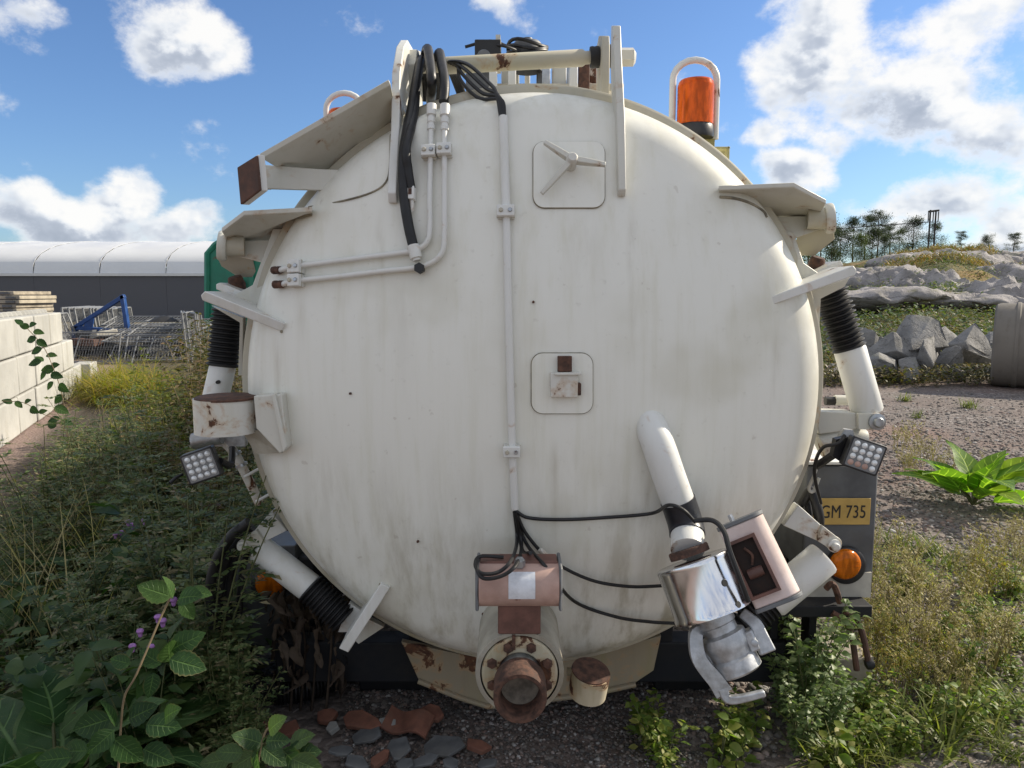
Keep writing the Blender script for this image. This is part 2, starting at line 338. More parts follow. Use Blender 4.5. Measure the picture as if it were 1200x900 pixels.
m_leaf('grass_yellow', [(0, (.17, .19, .03)), (.5, (.27, .25, .045)), (1, (.42, .28, .06))], .4)
m_leaf('grass_dry', [(0, (.22, .18, .08)), (.5, (.36, .30, .14)), (1, (.50, .42, .22))], .35)
m_leaf('grass_olive', [(0, (.06, .065, .022)), (.45, (.11, .105, .035)), (.75, (.17, .125, .055)), (1, (.14, .085, .05))], .3)
m_leaf('grass_orange', [(0, (.22, .15, .05)), (.5, (.34, .215, .075)), (1, (.42, .29, .12))], .25)
m_leaf('dead_leaf', [(0, (.035, .024, .017)), (.5, (.07, .05, .036)), (1, (.13, .10, .075))], .12, .8)
m_leaf('pine_needle', [(0, (.028, .045, .022)), (.6, (.05, .07, .032)), (1, (.085, .10, .045))], .2, .6)  # needle colour lightened to put distance haze into it
m_leaf('birch_leaf', [(0, (.05, .075, .024)), (.6, (.085, .115, .034)), (1, (.14, .15, .05))], .3, .6)

# ------------------------------------------------------------------ mesh building
class MB:
    def __init__(s): s.v = []; s.f = []
    def add(s, vs, fs):
        k = len(s.v); s.v += [tuple(q) for q in vs]; s.f += [tuple(i + k for i in f) for f in fs]; return s
    def box(s, c, size, M=None):
        x, y, z = (q / 2 for q in size); c = Vector(c); M = M or Matrix.Identity(3)
        vs = [c + M @ Vector((i * x, j * y, k * z)) for i in (-1, 1) for j in (-1, 1) for k in (-1, 1)]
        return s.add(vs, [(0, 1, 3, 2), (4, 6, 7, 5), (0, 4, 5, 1), (2, 3, 7, 6), (0, 2, 6, 4), (1, 5, 7, 3)])
    def prism(s, poly, vec):
        n = len(poly); vec = Vector(vec); a = [Vector(q) for q in poly]; b = [q + vec for q in a]
        fs = [tuple(range(n)), tuple(range(2 * n - 1, n - 1, -1))] + [(i, i + n, (i + 1) % n + n, (i + 1) % n) for i in range(n)]
        return s.add(a + b, fs)
    def tube(s, path, r, seg=10, cap=True, close=False):
        path = [Vector(q) for q in path]; n = len(path); rs = r if isinstance(r, (list, tuple)) else [r] * n
        vs = []; prev = None
        for i, q in enumerate(path):
            if close: tg = path[(i + 1) % n] - path[i - 1]
            else: tg = path[min(i + 1, n - 1)] - path[max(i - 1, 0)]
            tg = tg.normalized() if tg.length > 1e-9 else Vector((0, 0, 1))
            if prev is None:
                a = Vector((0, 0, 1)) if abs(tg.z) < .9 else Vector((0, 1, 0)); nx = (a - tg * a.dot(tg)).normalized()
            else: nx = (prev - tg * prev.dot(tg)).normalized()
            prev = nx; ny = tg.cross(nx)
            for k in range(seg):
                t = 2 * math.pi * k / seg; vs.append(q + (nx * math.cos(t) + ny * math.sin(t)) * rs[i])
        fs = []
        for i in range(n if close else n - 1):
            j = (i + 1) % n
            for k in range(seg):
                fs.append((i * seg + k, i * seg + (k + 1) % seg, j * seg + (k + 1) % seg, j * seg + k))
        if cap and not close: fs += [tuple(range(seg - 1, -1, -1)), tuple((n - 1) * seg + k for k in range(seg))]
        return s.add(vs, fs)
    def lathe(s, prof, o, d, seg=48, a0=0, a1=2 * math.pi):
        """prof = [(radius, distance along d)]"""
        o = Vector(o); d = Vector(d).normalized(); a = Vector((0, 0, 1)) if abs(d.z) < .9 else Vector((1, 0, 0))
        ux = (a - d * a.dot(d)).normalized(); uy = d.cross(ux); full = abs(a1 - a0) > 6.28; ns = seg if full else seg + 1
        vs = []; idx = []
        for (r, h) in prof:
            if r < 1e-6: idx.append([len(vs)] * ns); vs.append(o + d * h)
            else:
                idx.append(list(range(len(vs), len(vs) + ns)))
                for k in range(ns):
                    t = a0 + (a1 - a0) * k / seg; vs.append(o + d * h + (ux * math.cos(t) + uy * math.sin(t)) * r)
        fs = []
        for i in range(len(prof) - 1):
            for k in range(seg):
                k2 = (k + 1) % ns; q = [idx[i][k], idx[i][k2], idx[i + 1][k2], idx[i + 1][k]]
                q2 = []
                for e in q:
                    if e not in q2: q2.append(e)
                if len(q2) > 2: fs.append(tuple(q2))
        return s.add(vs, fs)

ROOTLOC = {}
def link(o): COL.objects.link(o); return o
def setparent(o, parent):
    if parent is not None:
        o.parent = parent
        if parent.type == 'EMPTY' and not parent.get('_local'): o.location = -parent.location
def build(name, mb, mat, parent=None, smooth=40, bevel=0.0, bseg=2):
    me = bpy.data.meshes.new(name); me.from_pydata(mb.v, [], mb.f); me.update()
    bm = bmesh.new(); bm.from_mesh(me); bmesh.ops.remove_doubles(bm, verts=bm.verts, dist=1e-6); bmesh.ops.recalc_face_normals(bm, faces=bm.faces); bm.to_mesh(me); bm.free()
    if smooth:
        me.polygons.foreach_set('use_smooth', [True] * len(me.polygons)); me.set_sharp_from_angle(angle=R_(smooth))
    me.materials.append(MAT[mat]); o = link(bpy.data.objects.new(name, me)); setparent(o, parent)
    if bevel:
        bv = o.modifiers.new('bevel', 'BEVEL'); bv.width = bevel; bv.segments = bseg; bv.limit_method = 'ANGLE'; bv.angle_limit = R_(38); bv.harden_normals = False
    return o
def tri_obj(name, V, F, mat, parent=None, smooth=False, uv=None):
    V = np.asarray(V, np.float32); F = np.asarray(F, np.int32); me = bpy.data.meshes.new(name)
    me.vertices.add(len(V)); me.vertices.foreach_set('co', V.ravel()); me.loops.add(F.size); me.loops.foreach_set('vertex_index', F.ravel())
    me.polygons.add(len(F)); me.polygons.foreach_set('loop_start', np.arange(0, F.size, 3, dtype=np.int32)); me.polygons.foreach_set('loop_total', np.full(len(F), 3, np.int32))
    if smooth: me.polygons.foreach_set('use_smooth', np.ones(len(F), bool))
    me.update(calc_edges=True)
    if uv is not None:
        ul = me.uv_layers.new(name='leaf_uv'); ul.data.foreach_set('uv', np.asarray(uv, np.float32)[F.ravel()].ravel())
    else: me.validate()
    me.materials.append(MAT[mat]); o = link(bpy.data.objects.new(name, me)); setparent(o, parent); return o
def tag(o, label=None, cat=None, group=None, kind=None):
    if label: o['label'] = label
    if cat: o['category'] = cat
    if group: o['group'] = group
    if kind: o['kind'] = kind
    return o
def thing(name, label, cat, loc=(0, 0, 0), group=None, local=False, rz=0.0, scale=1.0):
    o = link(bpy.data.objects.new(name, None)); o.location = loc; o.empty_display_size = .1
    if local: o['_local'] = 1; o.rotation_euler = (0, 0, rz); o.scale = (scale,) * 3
    return tag(o, label, cat, group)
def copy_tree(o, parent=None):
    c = link(o.copy()); c.parent = parent
    for ch in list(o.children): copy_tree(ch, c)
    return c
def smooth_path(pts, n=8):
    pts = [Vector(p) for p in pts]
    if len(pts) < 3: return pts
    q = [pts[0] * 2 - pts[1]] + pts + [pts[-1] * 2 - pts[-2]]; out = []
    for i in range(1, len(q) - 2):
        a, b, c, d = q[i - 1:i + 3]
        for k in range(n):
            t = k / n
            out.append(.5 * ((2 * b) + (c - a) * t + (2 * a - 5 * b + 4 * c - d) * t * t + (3 * b - a - 3 * c + d) * t ** 3))
    out.append(pts[-1]); return out
def frame_of(d, up=(0, 0, 1)):
    d = Vector(d).normalized(); up = Vector(up); x = (up - d * up.dot(d))
    if x.length < 1e-4: x = Vector((1, 0, 0)) - d * d.x
    x.normalize(); y = d.cross(x)
    return Matrix((x, y, d)).transposed()       # columns x, y, d
# ================================================================== GROUND
mb = MB(); mb.add([(-700, -60, 0), (700, -60, 0), (700, 1500, 0), (-700, 1500, 0)], [(0, 1, 2, 3)])
tag(build('ground', mb, 'ground_soil', smooth=0), kind='structure')

# ================================================================== VACUUM TANK
CX, CZ, YEND = 0.07, 1.289, 2.57
RS, R1, K0 = 2.5, 0.855, 0.1416
A0 = math.atan(R1 / RS); YK = R1 * R1 / (2 * RS)
DOME = YK + K0 * math.cos(A0); YC = YEND - DOME
prof = [(R1 * i / 16, R1 * R1 * (i / 16) ** 2 / (2 * RS)) for i in range(17)]
K0 = (0.952 - R1) / (1 - math.sin(A0)); DOME = YK + K0 * math.cos(A0); YC = YEND - DOME
for i in range(1, 13):
    a = A0 + (math.pi / 2 - A0) * i / 12
    prof.append((R1 + K0 * (math.sin(a) - math.sin(A0)), YK + K0 * (math.cos(A0) - math.cos(a))))
PR = np.array(prof)
def yface(x, z):
    r = math.hypot(x - CX, z - CZ)
    return YC + float(np.interp(r, PR[:, 0], PR[:, 1])) + max(0, r - .952) * 5
def FN(p):
    e = .004
    n = Vector(((yface(p.x + e, p.z) - yface(p.x - e, p.z)) / (2 * e), -1, (yface(p.x, p.z + e) - yface(p.x, p.z - e)) / (2 * e)))
    return n.normalized()
def F(px, py, off=0.0):
    lo, hi = 2.0, 2.75
    for _ in range(40):
        m = (lo + hi) / 2; q = P(px, py, m)
        if m < yface(q.x, q.z): lo = m
        else: hi = m
    q = P(px, py, lo)
    return q + FN(q) * off
TK = thing('vacuum_tank', 'dirty white cylindrical vacuum tank with domed rear door, hoses and valves', 'vacuum tank', (CX, 2.7, 0))
YA = (0, 1, 0)
# --- shell and head
mb = MB(); mb.lathe([(.0, 5.6), (.6, 5.55), (.9, 5.4), (.955, 5.2), (.955, .07), (.93, .07)], (CX, YEND, CZ), YA, 96)
shell = build('tank_shell', mb, 'white_paint', TK)
for y in (3.6, 4.8, 6.0, 7.2):
    mb = MB(); mb.lathe([(.955, -.03), (.985, -.03), (.985, .03), (.955, .03)], (CX, y, CZ), YA, 80); build('stiffener_ring', mb, 'white_paint', shell)
mb = MB(); mb.lathe([(r, y) for r, y in prof] + [(.952, DOME + .02)], (CX, YC, CZ), YA, 160)
head = build('rear_door', mb, 'door_paint', TK, smooth=60)
mb = MB(); mb.lathe([(.94, .0), (.974, 0), (.980, .004), (.980, .030), (.94, .030)], (CX, YEND, CZ), YA, 160)
build('door_flange', mb, 'grimy_flange', head)
mb = MB(); mb.lathe([(.93, .036), (.966, .036), (.970, .040), (.970, .052), (.93, .052)], (CX, YEND, CZ), YA, 160)
build('seal', mb, 'rubber', TK)
mb = MB(); mb.lathe([(.93, .056), (.992, .056), (1.0, .062), (1.0, .085), (.992, .09), (.93, .09)], (CX, YEND, CZ), YA, 160)
build('tank_flange', mb, 'grimy_flange', TK)

def bolt(mb, p, n, r=.007, h=.006):
    mb.lathe([(0, h), (r * .8, h), (r, h * .7), (r, -.002)], p, n, 6)
def facebox(name, px, py, wpx, hpx, off0, off1, mat, parent, rot=0.0, bevel=.002):
    """box standing on the dished face, size in metres given through the local pixel scale"""
    c = F(px, py); n = FN(c); s = c.y / FOC * 1.02; X = Vector((1, 0, 0)); X = (X - n * X.dot(n)).normalized(); Z = n.cross(X)
    if Z.z < 0: Z = -Z
    cr, sr = math.cos(rot), math.sin(rot); X2 = X * cr + Z * sr; Z2 = Z * cr - X * sr
    M = Matrix((X2, n, Z2)).transposed(); mb = MB(); mb.box(c + n * (off0 + off1) / 2, (wpx * s, off1 - off0, hpx * s), M)
    return build(name, mb, mat, parent, bevel=bevel), c, n, X2, Z2, s

# --- weld seams and doubler plates on the door
def roundrect(x0, y0, x1, y1, r, k=6):
    pts = []
    for (cx, cy, a) in ((x1 - r, y0 + r, -90), (x1 - r, y1 - r, 0), (x0 + r, y1 - r, 90), (x0 + r, y0 + r, 180)):
        for i in range(k + 1):
            t = R_(a + 90 * i / k); pts.append((cx + r * math.cos(t), cy + r * math.sin(t)))
    return pts
def doubler(box, r, name):
    bd = roundrect(*box, r); cx = sum(p[0] for p in bd) / len(bd); cy = sum(p[1] for p in bd) / len(bd)
    mb = MB(); vs = []; n = len(bd); rings = (1.0, 1.0, .75, .5, .25)
    for ri, f in enumerate(rings):
        for (x, y) in bd: vs.append(F(cx + (x - cx) * f, cy + (y - cy) * f, -.004 if ri == 0 else .008))
    vs.append(F(cx, cy, .008)); fs = []
    for i in range(len(rings) - 1):
        for k in range(n): fs.append((i * n + k, i * n + (k + 1) % n, (i + 1) * n + (k + 1) % n, (i + 1) * n + k))
    for k in range(n): fs.append(((len(rings) - 1) * n + k, (len(rings) - 1) * n + (k + 1) % n, len(vs) - 1))
    mb.add(vs, fs); o = build(name, mb, 'door_paint', head)
    mb = MB(); mb.tube([F(x, y, .003 + .0006 * math.sin(i * 2.7)) for i, (x, y) in enumerate(bd)], .0028, 6, close=True)
    build('weld_bead', mb, 'weld_dirt', head)
doubler((625, 167, 708, 244), 13, 'doubler_plate'); doubler((623, 414, 694, 484), 13, 'doubler_plate')
mb = MB(); mb.tube(smooth_path([F(x, y, .0015) for x, y in ((362, 243), (400, 236), (435, 226), (452, 214), (457, 195), (458, 160), (459, 150))], 5), .003, 6)
build('weld_bead', mb, 'weld_dirt', head)
mb = MB(); mb.tube(smooth_path([F(x, y, .0015) for x, y in ((368, 222), (395, 192), (425, 166), (455, 150))], 5), .003, 6); build('weld_bead', mb, 'weld_dirt', head)
# three-armed handwheel
hub = F(668, 196, .05); n = FN(F(668, 196)); mb = MB(); mb.lathe([(0, .022), (.012, .022), (.018, .012), (.018, -.05)], hub, n, 12)
hw = build('hand_wheel_hub', mb, 'white_rusty', TK)
for (x, y, o) in ((637, 175, .045), (705, 203, .06), (634, 232, .035)):
    e = F(x, y, o); d = (e - hub); M = frame_of(d, n); mb = MB()
    L = d.length; mb.add([hub + d * t + M @ Vector((a * h, b * w_, 0)) for (t, h, w_) in ((0, .014, .009), (.5, .011, .008), (1, .007, .006)) for (a, b) in ((-1, -1), (1, -1), (1, 1), (-1, 1))],
           [(0, 3, 2, 1)] + [(i * 4 + k, i * 4 + (k + 1) % 4, i * 4 + 4 + (k + 1) % 4, i * 4 + 4 + k) for i in (0, 1) for k in range(4)] + [(8, 9, 10, 11)])
    build('spoke', mb, 'white_arm', hw, bevel=.002)
# lock box on lower doubler
lb = facebox('lock_box', 660, 450, 31, 28, 0, .035, 'white_rusty', TK)[0]
facebox('lock_box_top', 661, 426, 16, 18, 0, .028, 'rust', lb); facebox('lock_tongue', 676, 455, 7, 14, .005, .03, 'rust', lb)
facebox('lock_plate', 664, 437, 30, 3, .0, .045, 'white_rusty', lb)
for (x, y) in ((625, 354), (490, 634), (411, 461), (566, 719)):
    mb = MB(); mb.lathe([(0, .008), (.004, .006), (.004, -.004)], F(x, y), FN(F(x, y)), 8); build('weld_stud', mb, 'rust', head)

# --- pipe clamps
def clamp(px, py, parent, wpx=20, hpx=13, rot=0.0, nb=2, mat='clean_white'):
    o, c, n, X, Z, s = facebox('pipe_clamp', px, py, wpx, hpx, 0, .040, mat, parent, rot, bevel=.003)
    for k in range(nb):
        q = c + X * (k - (nb - 1) / 2) * wpx * s * .5 + n * .040
        mb = MB(); bolt(mb, q, n); build('bolt', mb, 'galvanised' if k else 'grimy_flange', o)
    mb = MB(); mb.box(c + n * .021 , (wpx * s * 1.03, .0045, hpx * s * 1.03), Matrix((X, n, Z)).transposed()); build('clamp_seam', mb, 'grimy_flange', o)
    return o
# --- central conduit
mb = MB(); mb.tube([F(x, y, .016) for x, y in ((590, 140), (591, 170), (592, 205), (593.5, 245))], .0135, 14)
cd = build('cable_conduit', mb, 'clean_white', TK)
mb = MB(); mb.tube([F(x, y, .016) for x, y in ((593.5, 244), (595, 320), (597, 400), (599, 470), (600.5, 525), (602, 560), (603.5, 594))], .0115, 14)
build('conduit_lower_tube', mb, 'clean_white', cd)
clamp(593, 251, TK); clamp(600, 526, TK)
# --- hydraulic pipes
pa = [(507, 150), (506, 180), (505, 230), (505, 268), (502, 285), (490, 294), (470, 298), (430, 303), (390, 308), (352, 313), (332, 318)]
pb = [(522.5, 150), (522, 180), (522, 240), (522, 280), (519, 298), (507, 309), (488, 315), (450, 319), (400, 325), (352, 330), (334, 334)]
for pth, cap_ in ((pa, (325, 319)), (pb, (327, 335))):
    mb = MB(); mb.tube(smooth_path([F(x, y, .017) for x, y in pth], 6), .0085, 10); hp = build('hydraulic_pipe', mb, 'clean_white', TK)
    a = F(pth[-1][0], pth[-1][1], .017); b = F(cap_[0] - 4, cap_[1], .017)
    mb = MB(); mb.lathe([(0, -.004), (.012, -.004), (.0125, .010), (.0105, .013), (.0125, .016), (.0125, .03), (0, .032)], a, b - a, 10); build('pipe_end_nut', mb, 'rust', hp)
    t0 = F(pth[0][0], pth[0][1], .017); d = t0 - F(pth[1][0], pth[1][1], .017)
    mb = MB(); mb.lathe([(.0085, -.02), (.0125, -.018), (.0125, -.004), (.0105, -.002), (.0105, .004), (.013, .006), (.013, .022), (.010, .024), (.010, .028), (.0155, .03), (.0155, .066), (.012, .068), (.0, .07)], t0, d, 12)
    build('hose_fitting', mb, 'clean_white', hp)
clamp(504.5, 182, TK, 16, 13); clamp(522.5, 180, TK, 16, 13); clamp(351, 314, TK, 15, 15, nb=2); clamp(351, 330, TK, 15, 14, nb=2)

# --- hinge : shaft, plates, bushings
def zat(py, Y): return P(600, py, Y).z
def yz_plate(name, X, pts, th, mat, parent=TK, bevel=.003):
    mb = MB(); mb.prism([(X - th / 2, Y, zat(py, Y)) for (Y, py) in pts], (th, 0, 0)); return build(name, mb, mat, parent, bevel=bevel)
s0 = P(468, 80, 2.80); s1 = P(716, 66, 2.80); sd = (s1 - s0).normalized()
mb = MB(); mb.lathe([(0, 0), (.022, 0), (.022, .16), (.029, .165), (.029, (s1 - s0).length - .1), (.022, (s1 - s0).length - .09), (.022, (s1 - s0).length + .05), (0, (s1 - s0).length + .05)], s0, sd, 28)
shaft = build('hinge_shaft', mb, 'grimy_flange', TK)
def FX(X, py, off):
    Y = 2.45
    for _ in range(25): Y = .5 * Y + .5 * yface(X, zat(py, Y))
    return Y - off
XL = P(462, 150, 2.44).x
yz_plate('hinge_plate', XL, [(2.70, 47), (2.60, 55), (2.50, 85), (FX(XL, 150, .05), 150), (FX(XL, 226, .035), 226), (FX(XL, 238, .012), 238), (FX(XL, 238, -.03), 238), (FX(XL, 190, -.03), 190), (FX(XL, 155, -.03), 155), (2.62, 135), (2.86, 128), (2.92, 112), (2.92, 80), (2.84, 58)], .026, 'clean_white')
XR = P(727, 130, 2.42).x
yz_plate('hinge_plate', XR, [(2.53, 30), (2.50, 60), (FX(XR, 140, .05), 140), (FX(XR, 222, .03), 222), (FX(XR, 230, .012), 230), (FX(XR, 230, -.03), 230), (FX(XR, 170, -.03), 170), (2.54, 120), (2.58, 80), (2.58, 30)], .024, 'white_arm')
XL2 = P(487, 80, 2.8).x
yz_plate('hinge_lug', XL2, [(2.74, 58), (2.70, 75), (2.72, 100), (2.70, 128), (2.9, 128), (2.88, 80), (2.84, 60)], .028, 'white_arm')
XR2 = P(707, 70, 2.8).x
yz_plate('hinge_lug', XR2, [(2.74, 42), (2.72, 55), (2.72, 110), (2.90, 110), (2.90, 55), (2.84, 42)], .026, 'grimy_flange')
for px, r in ((475, .045), (697, .035), (714, .038)):
    q = s0 + sd * ((px - 468) / (716 - 468) * (s1 - s0).length); mb = MB(); mb.lathe([(0, -.016), (r, -.016), (r * 1.05, -.008), (r, 0), (r * 1.05, .008), (r, .016), (0, .016)], q, sd, 24); build('bushing', mb, 'rubber', shaft)
q = P(734, 67, 2.62); mb = MB(); mb.lathe([(0, .03), (.018, .03), (.03, .022), (.03, -.03)], q, (1, 0, 0), 6); build('hinge_nut', mb, 'white_arm', shaft)

# --- black hydraulic hoses over the shaft
def hose(name, pts, r, mat='hose_rubber', parent=TK, seg=10, n=8):
    mb = MB(); mb.tube(smooth_path(pts, n), r, seg); return build(name, mb, mat, parent)
for (x0, x1, ytop) in ((498, 507, 57), (512, 522, 62)):
    hose('hydraulic_hose', [P(x0 + 2, 118, 2.92), P(x0 - 1, 90, 2.88), P(x0, ytop + 8, 2.80), P(x0 + 3, ytop, 2.72), P(x0 + 5, ytop + 10, 2.64), P(x1 - 1, 96, 2.53), F(x1, 126, .018)], .016)
h1 = hose('hydraulic_hose', [P(510, 100, 2.92), P(503, 76, 2.86), P(494, 70, 2.75), P(489, 90, 2.62), P(482, 130, 2.52), F(477, 180, .03), F(476, 225, .028), F(481, 265, .025), F(489, 300, .022)], .016)
h2 = hose('hydraulic_hose', [P(506, 108, 2.90), P(499, 84, 2.84), P(491, 80, 2.72), P(488, 100, 2.60), P(485, 135, 2.51), F(481, 180, .045), F(482, 205, .035), F(484, 224, .022)], .0145)
e = F(489, 300, .022); d = e - F(486, 288, .022)
mb = MB(); mb.lathe([(.012, -.03), (.0185, -.028), (.0185, .012), (.012, .014), (.012, .02), (0, .021)], e, d, 12); build('hose_end', mb, 'clean_white', h1)
mb = MB(); mb.lathe([(0, -.006), (.0165, -.006), (.0165, .012), (0, .013)], F(494, 316, .02), FN(F(494, 316)), 6); build('hose_nut', mb, 'letter_black', h1)
facebox('hose_end', 484, 230, 9, 15, .006, .034, 'clean_white', h2); mb = MB(); mb.tube(smooth_path([F(484, 236, .018), F(484, 247, .017), F(479, 252, .012)], 4), .008, 8); build('elbow_tube', mb, 'clean_white', h2)
facebox('hose_end_mark', 484, 229, 4, 7, .034, .0352, 'rust', h2)
for k in range(4):
    x = 526 + 2.5 * k; y = 72 + 1.5 * k
    hose('control_cable', [P(x + 14, 118, 2.98), P(x + 4, 92, 2.93), P(x - 2, y + 6, 2.83), P(x + 3, y, 2.74), P(549 - 3 * k, 76 + 6 * k, 2.62), P(573 - 4 * k, 97 + 6 * k, 2.51), F(583 + 1.6 * k, 119 + 2 * k, .028), F(587.5 + 1.4 * k, 142, .018)], .0062, seg=8)

# --- plant on top of the tank behind the shaft
mb = MB(); mb.box(P(572, 62, 3.05), (.10, .05, .085)); cb = build('camera_box', mb, 'letter_black', TK, bevel=.004)
mb = MB(); mb.lathe([(0, .004), (.022, .004), (.026, 0), (.026, -.02)], P(567, 66, 3.022), (0, -1, 0), 20); build('camera_lens', mb, 'grey_plate', cb)
mb = MB(); mb.box(P(584, 64, 3.10), (.018, .12, .11)); build('side_bracket', mb, 'white_arm', cb)
mb = MB(); mb.lathe([(0, .125), (.02, .125), (.022, .115), (.05, .11), (.058, .10), (.058, .0)], P(618, 84, 3.15), (0, 0, 1), 24); cn = build('canister', mb, 'grey_plate', TK)
mb = MB()
for k in range(3): mb.tube([P(618, 55 + 5 * k, 3.15) + Vector((.077 * math.cos(a), .077 * math.sin(a), .012 * math.sin(a * 2 + k))) for a in np.linspace(0, 6.283, 22)[:-1]], .007, 7, close=True)
build('cable_coil', mb, 'hose_rubber', cn)
hose('cable', [P(545, 55, 3.05), P(575, 48, 3.05), P(600, 57, 3.08), P(625, 66, 3.08)], .006, parent=cn)
hose('cable', [P(572, 52, 3.05), P(590, 54, 3.02), P(606, 60, 3.06), P(600, 66, 3.1)], .005, parent=cn)
for k, (x, w_, y0, y1, mt) in enumerate(((560, 26, 80, 108, 'grey_plate'), (598, 20, 78, 108, 'white_arm'), (618, 6, 84, 110, 'clean_white'), (636, 14, 86, 108, 'dark_panel'), (655, 16, 80, 110, 'white_arm'), (668, 8, 78, 110, 'galvanised'), (684, 12, 76, 112, 'rust'), (694, 8, 76, 114, 'white_rusty'))):
    a = P(x, y0, 3.2 + .05 * (k % 3)); b = P(x, y1 + 10, 3.2 + .05 * (k % 3)); mb = MB(); mb.box((a + b) / 2, (w_ * .0036, .05, (a - b).length)); build('valve_post', mb, mt, TK, bevel=.004)
mb = MB(); mb.box(P(640, 106, 3.25), (.62, .10, .03)); build('top_walkway', mb, 'grimy_flange', TK, bevel=.003)
for px in (578, 600, 640, 672):
    mb = MB(); mb.box(P(px, 93, 3.02), (.03, .03, .10)); build('top_bracket', mb, 'clean_white' if px != 640 else 'galvanised', TK, bevel=.003)

# --- upper left support arm with rubber pad
mb = MB(); mb.prism([P(307, 186, 2.38), P(458, 99, 2.42), P(466, 140, 2.60), P(430, 172, 2.60), P(392, 204, 2.60), P(340, 206, 2.60)], Vector((-.006, -.004, .014)))
arm = build('support_arm', mb, 'white_arm', TK, bevel=.002)
mb = MB(); mb.prism([P(310, 193, 2.49), P(372, 198, 2.49), P(398, 199, 2.50), P(380, 223, 2.49), P(312, 221, 2.47)], (0, .02, 0)); build('arm_web', mb, 'white_arm', arm, bevel=.002)
mb = MB(); mb.prism([P(306, 196, 2.50), P(311, 197, 2.50), P(312, 220, 2.50), P(306, 220, 2.50)], (0, .05, 0)); build('arm_end_web', mb, 'white_arm', arm)
vx = Vector((.018, .01, 0))
mb = MB(); mb.prism([P(280, 195, 2.40), P(302, 181, 2.34), P(306, 223, 2.34), P(284, 240, 2.40)], vx); build('end_plate', mb, 'clean_white', arm, bevel=.002)
mb = MB(); mb.prism([P(277.5, 196, 2.39), P(300, 182, 2.33), P(304, 223, 2.33), P(281.5, 240, 2.39)], vx * .4); build('rubber_pad', mb, 'rust_pad', arm, bevel=.003)
# lock claws left and right of the rim
def claw(top, web, washer, Yn, Yf, side):
    mb = MB(); mb.prism([P(x, y, Yy) for (x, y, Yy) in top], (0, 0, .014)); o = build('lock_claw', mb, 'white_arm', TK, bevel=.002)
    mb = MB(); mb.prism([P(x, y, Yy) for (x, y, Yy) in web], (0, .018, 0)); build('claw_web', mb, 'white_arm', o, bevel=.002)
    a = P(*washer[0]); mb = MB(); mb.lathe([(0, -.014), (.046, -.014), (.05, -.008), (.05, .008), (.046, .014), (.02, .016), (0, .016)], a, (side, -.25, .12), 26); build('claw_washer', mb, 'white_arm', o)
    mb = MB(); mb.lathe([(0, -.02), (.034, -.02), (.034, .05), (0, .05)], a - Vector((side * .02, 0, 0)), (-side, .25, 0), 16); build('claw_pin', mb, 'grimy_flange', o)
    mb = MB(); mb.prism([P(x, y, Yy) for (x, y, Yy) in washer[1]], (side * .05, 0, 0)); build('claw_hook', mb, 'grimy_flange', o, bevel=.004)
    return o
claw([(260, 272, 2.47), (286, 252, 2.42), (366, 248, 2.40), (366, 251, 2.47), (338, 259, 2.58), (322, 284, 2.66), (269, 286, 2.64)],
     [(267, 283, 2.62), (326, 281, 2.62), (320, 311, 2.60), (268, 298, 2.60)],
     [(261, 288, 2.58), [(270, 298, 2.62), (296, 300, 2.62), (300, 318, 2.66), (296, 325, 2.70), (276, 312, 2.72)]], 2.45, 2.6, -1)
claw([(842, 223, 2.40), (930, 219, 2.42), (968, 239, 2.47), (957, 256, 2.64), (899, 258, 2.66), (880, 238, 2.58), (843, 229, 2.47)],
     [(893, 254, 2.62), (964, 253, 2.62), (964, 268, 2.60), (910, 287, 2.60), (898, 288, 2.60)],
     [(972, 256, 2.58), [(960, 268, 2.62), (935, 272, 2.62), (930, 290, 2.66), (938, 300, 2.70), (962, 280, 2.72)]], 2.45, 2.6, 1)
for pth in (((843, 231), (862, 233), (880, 239), (894, 248), (898, 255)), ((366, 252), (350, 255), (337, 260), (326, 272), (322, 281)), ((332, 378), (330, 390)), ((446, 684), (420, 722))):
    mb = MB(); mb.tube(smooth_path([F(x, y, .002) for x, y in pth], 5), .0045, 6); build('weld_bead', mb, 'weld_dirt', head)
# ram brackets (cheek plates) at mid height
def cheek(front, dep, mat='clean_white'):
    mb = MB(); mb.prism([P(x, y, Yy) for (x, y, Yy) in front], dep); return build('ram_bracket', mb, mat, TK, bevel=.003)
c1 = cheek([(235, 346, 2.40), (240, 341, 2.40), (333, 379, 2.40), (331, 389, 2.42), (237, 352, 2.40)], (0, .17, 0))
mb = MB(); mb.prism([P(253, 333, 2.58), P(258, 331, 2.58), P(292, 345, 2.58), P(290, 353, 2.58), P(253, 339, 2.58)], (0, .12, 0)); build('bracket_bar', mb, 'clean_white', c1, bevel=.003)
mb = MB(); mb.prism([P(272, 347, 2.56), P(296, 334, 2.56), P(320, 268, 2.60), P(332, 268, 2.60), P(304, 355, 2.56), P(290, 362, 2.56)], (0, .03, 0)); build('gusset', mb, 'white_arm', c1, bevel=.002)
mb = MB(); mb.prism([P(247, 358, 2.60), P(285, 372, 2.60), P(284, 440, 2.64), P(279, 440, 2.64), P(281, 378, 2.6)], (0, .03, 0)); build('lower_gusset', mb, 'white_arm', c1, bevel=.002)
mb = MB(); mb.lathe([(0, .03), (.022, .03), (.026, .02), (.026, -.04)], P(278, 334, 2.66), (-.2, -.3, 1), 14); build('bracket_pin', mb, 'rust', c1)
c2 = cheek([(882, 356, 2.42), (1000, 311, 2.40), (1004, 316, 2.40), (1002, 323, 2.40), (884, 365, 2.42)], (0, .17, 0))
mb = MB(); mb.prism([P(948, 322, 2.60), P(985, 305, 2.58), P(989, 311, 2.58), P(950, 330, 2.60)], (0, .12, 0)); build('bracket_bar', mb, 'clean_white', c2, bevel=.003)
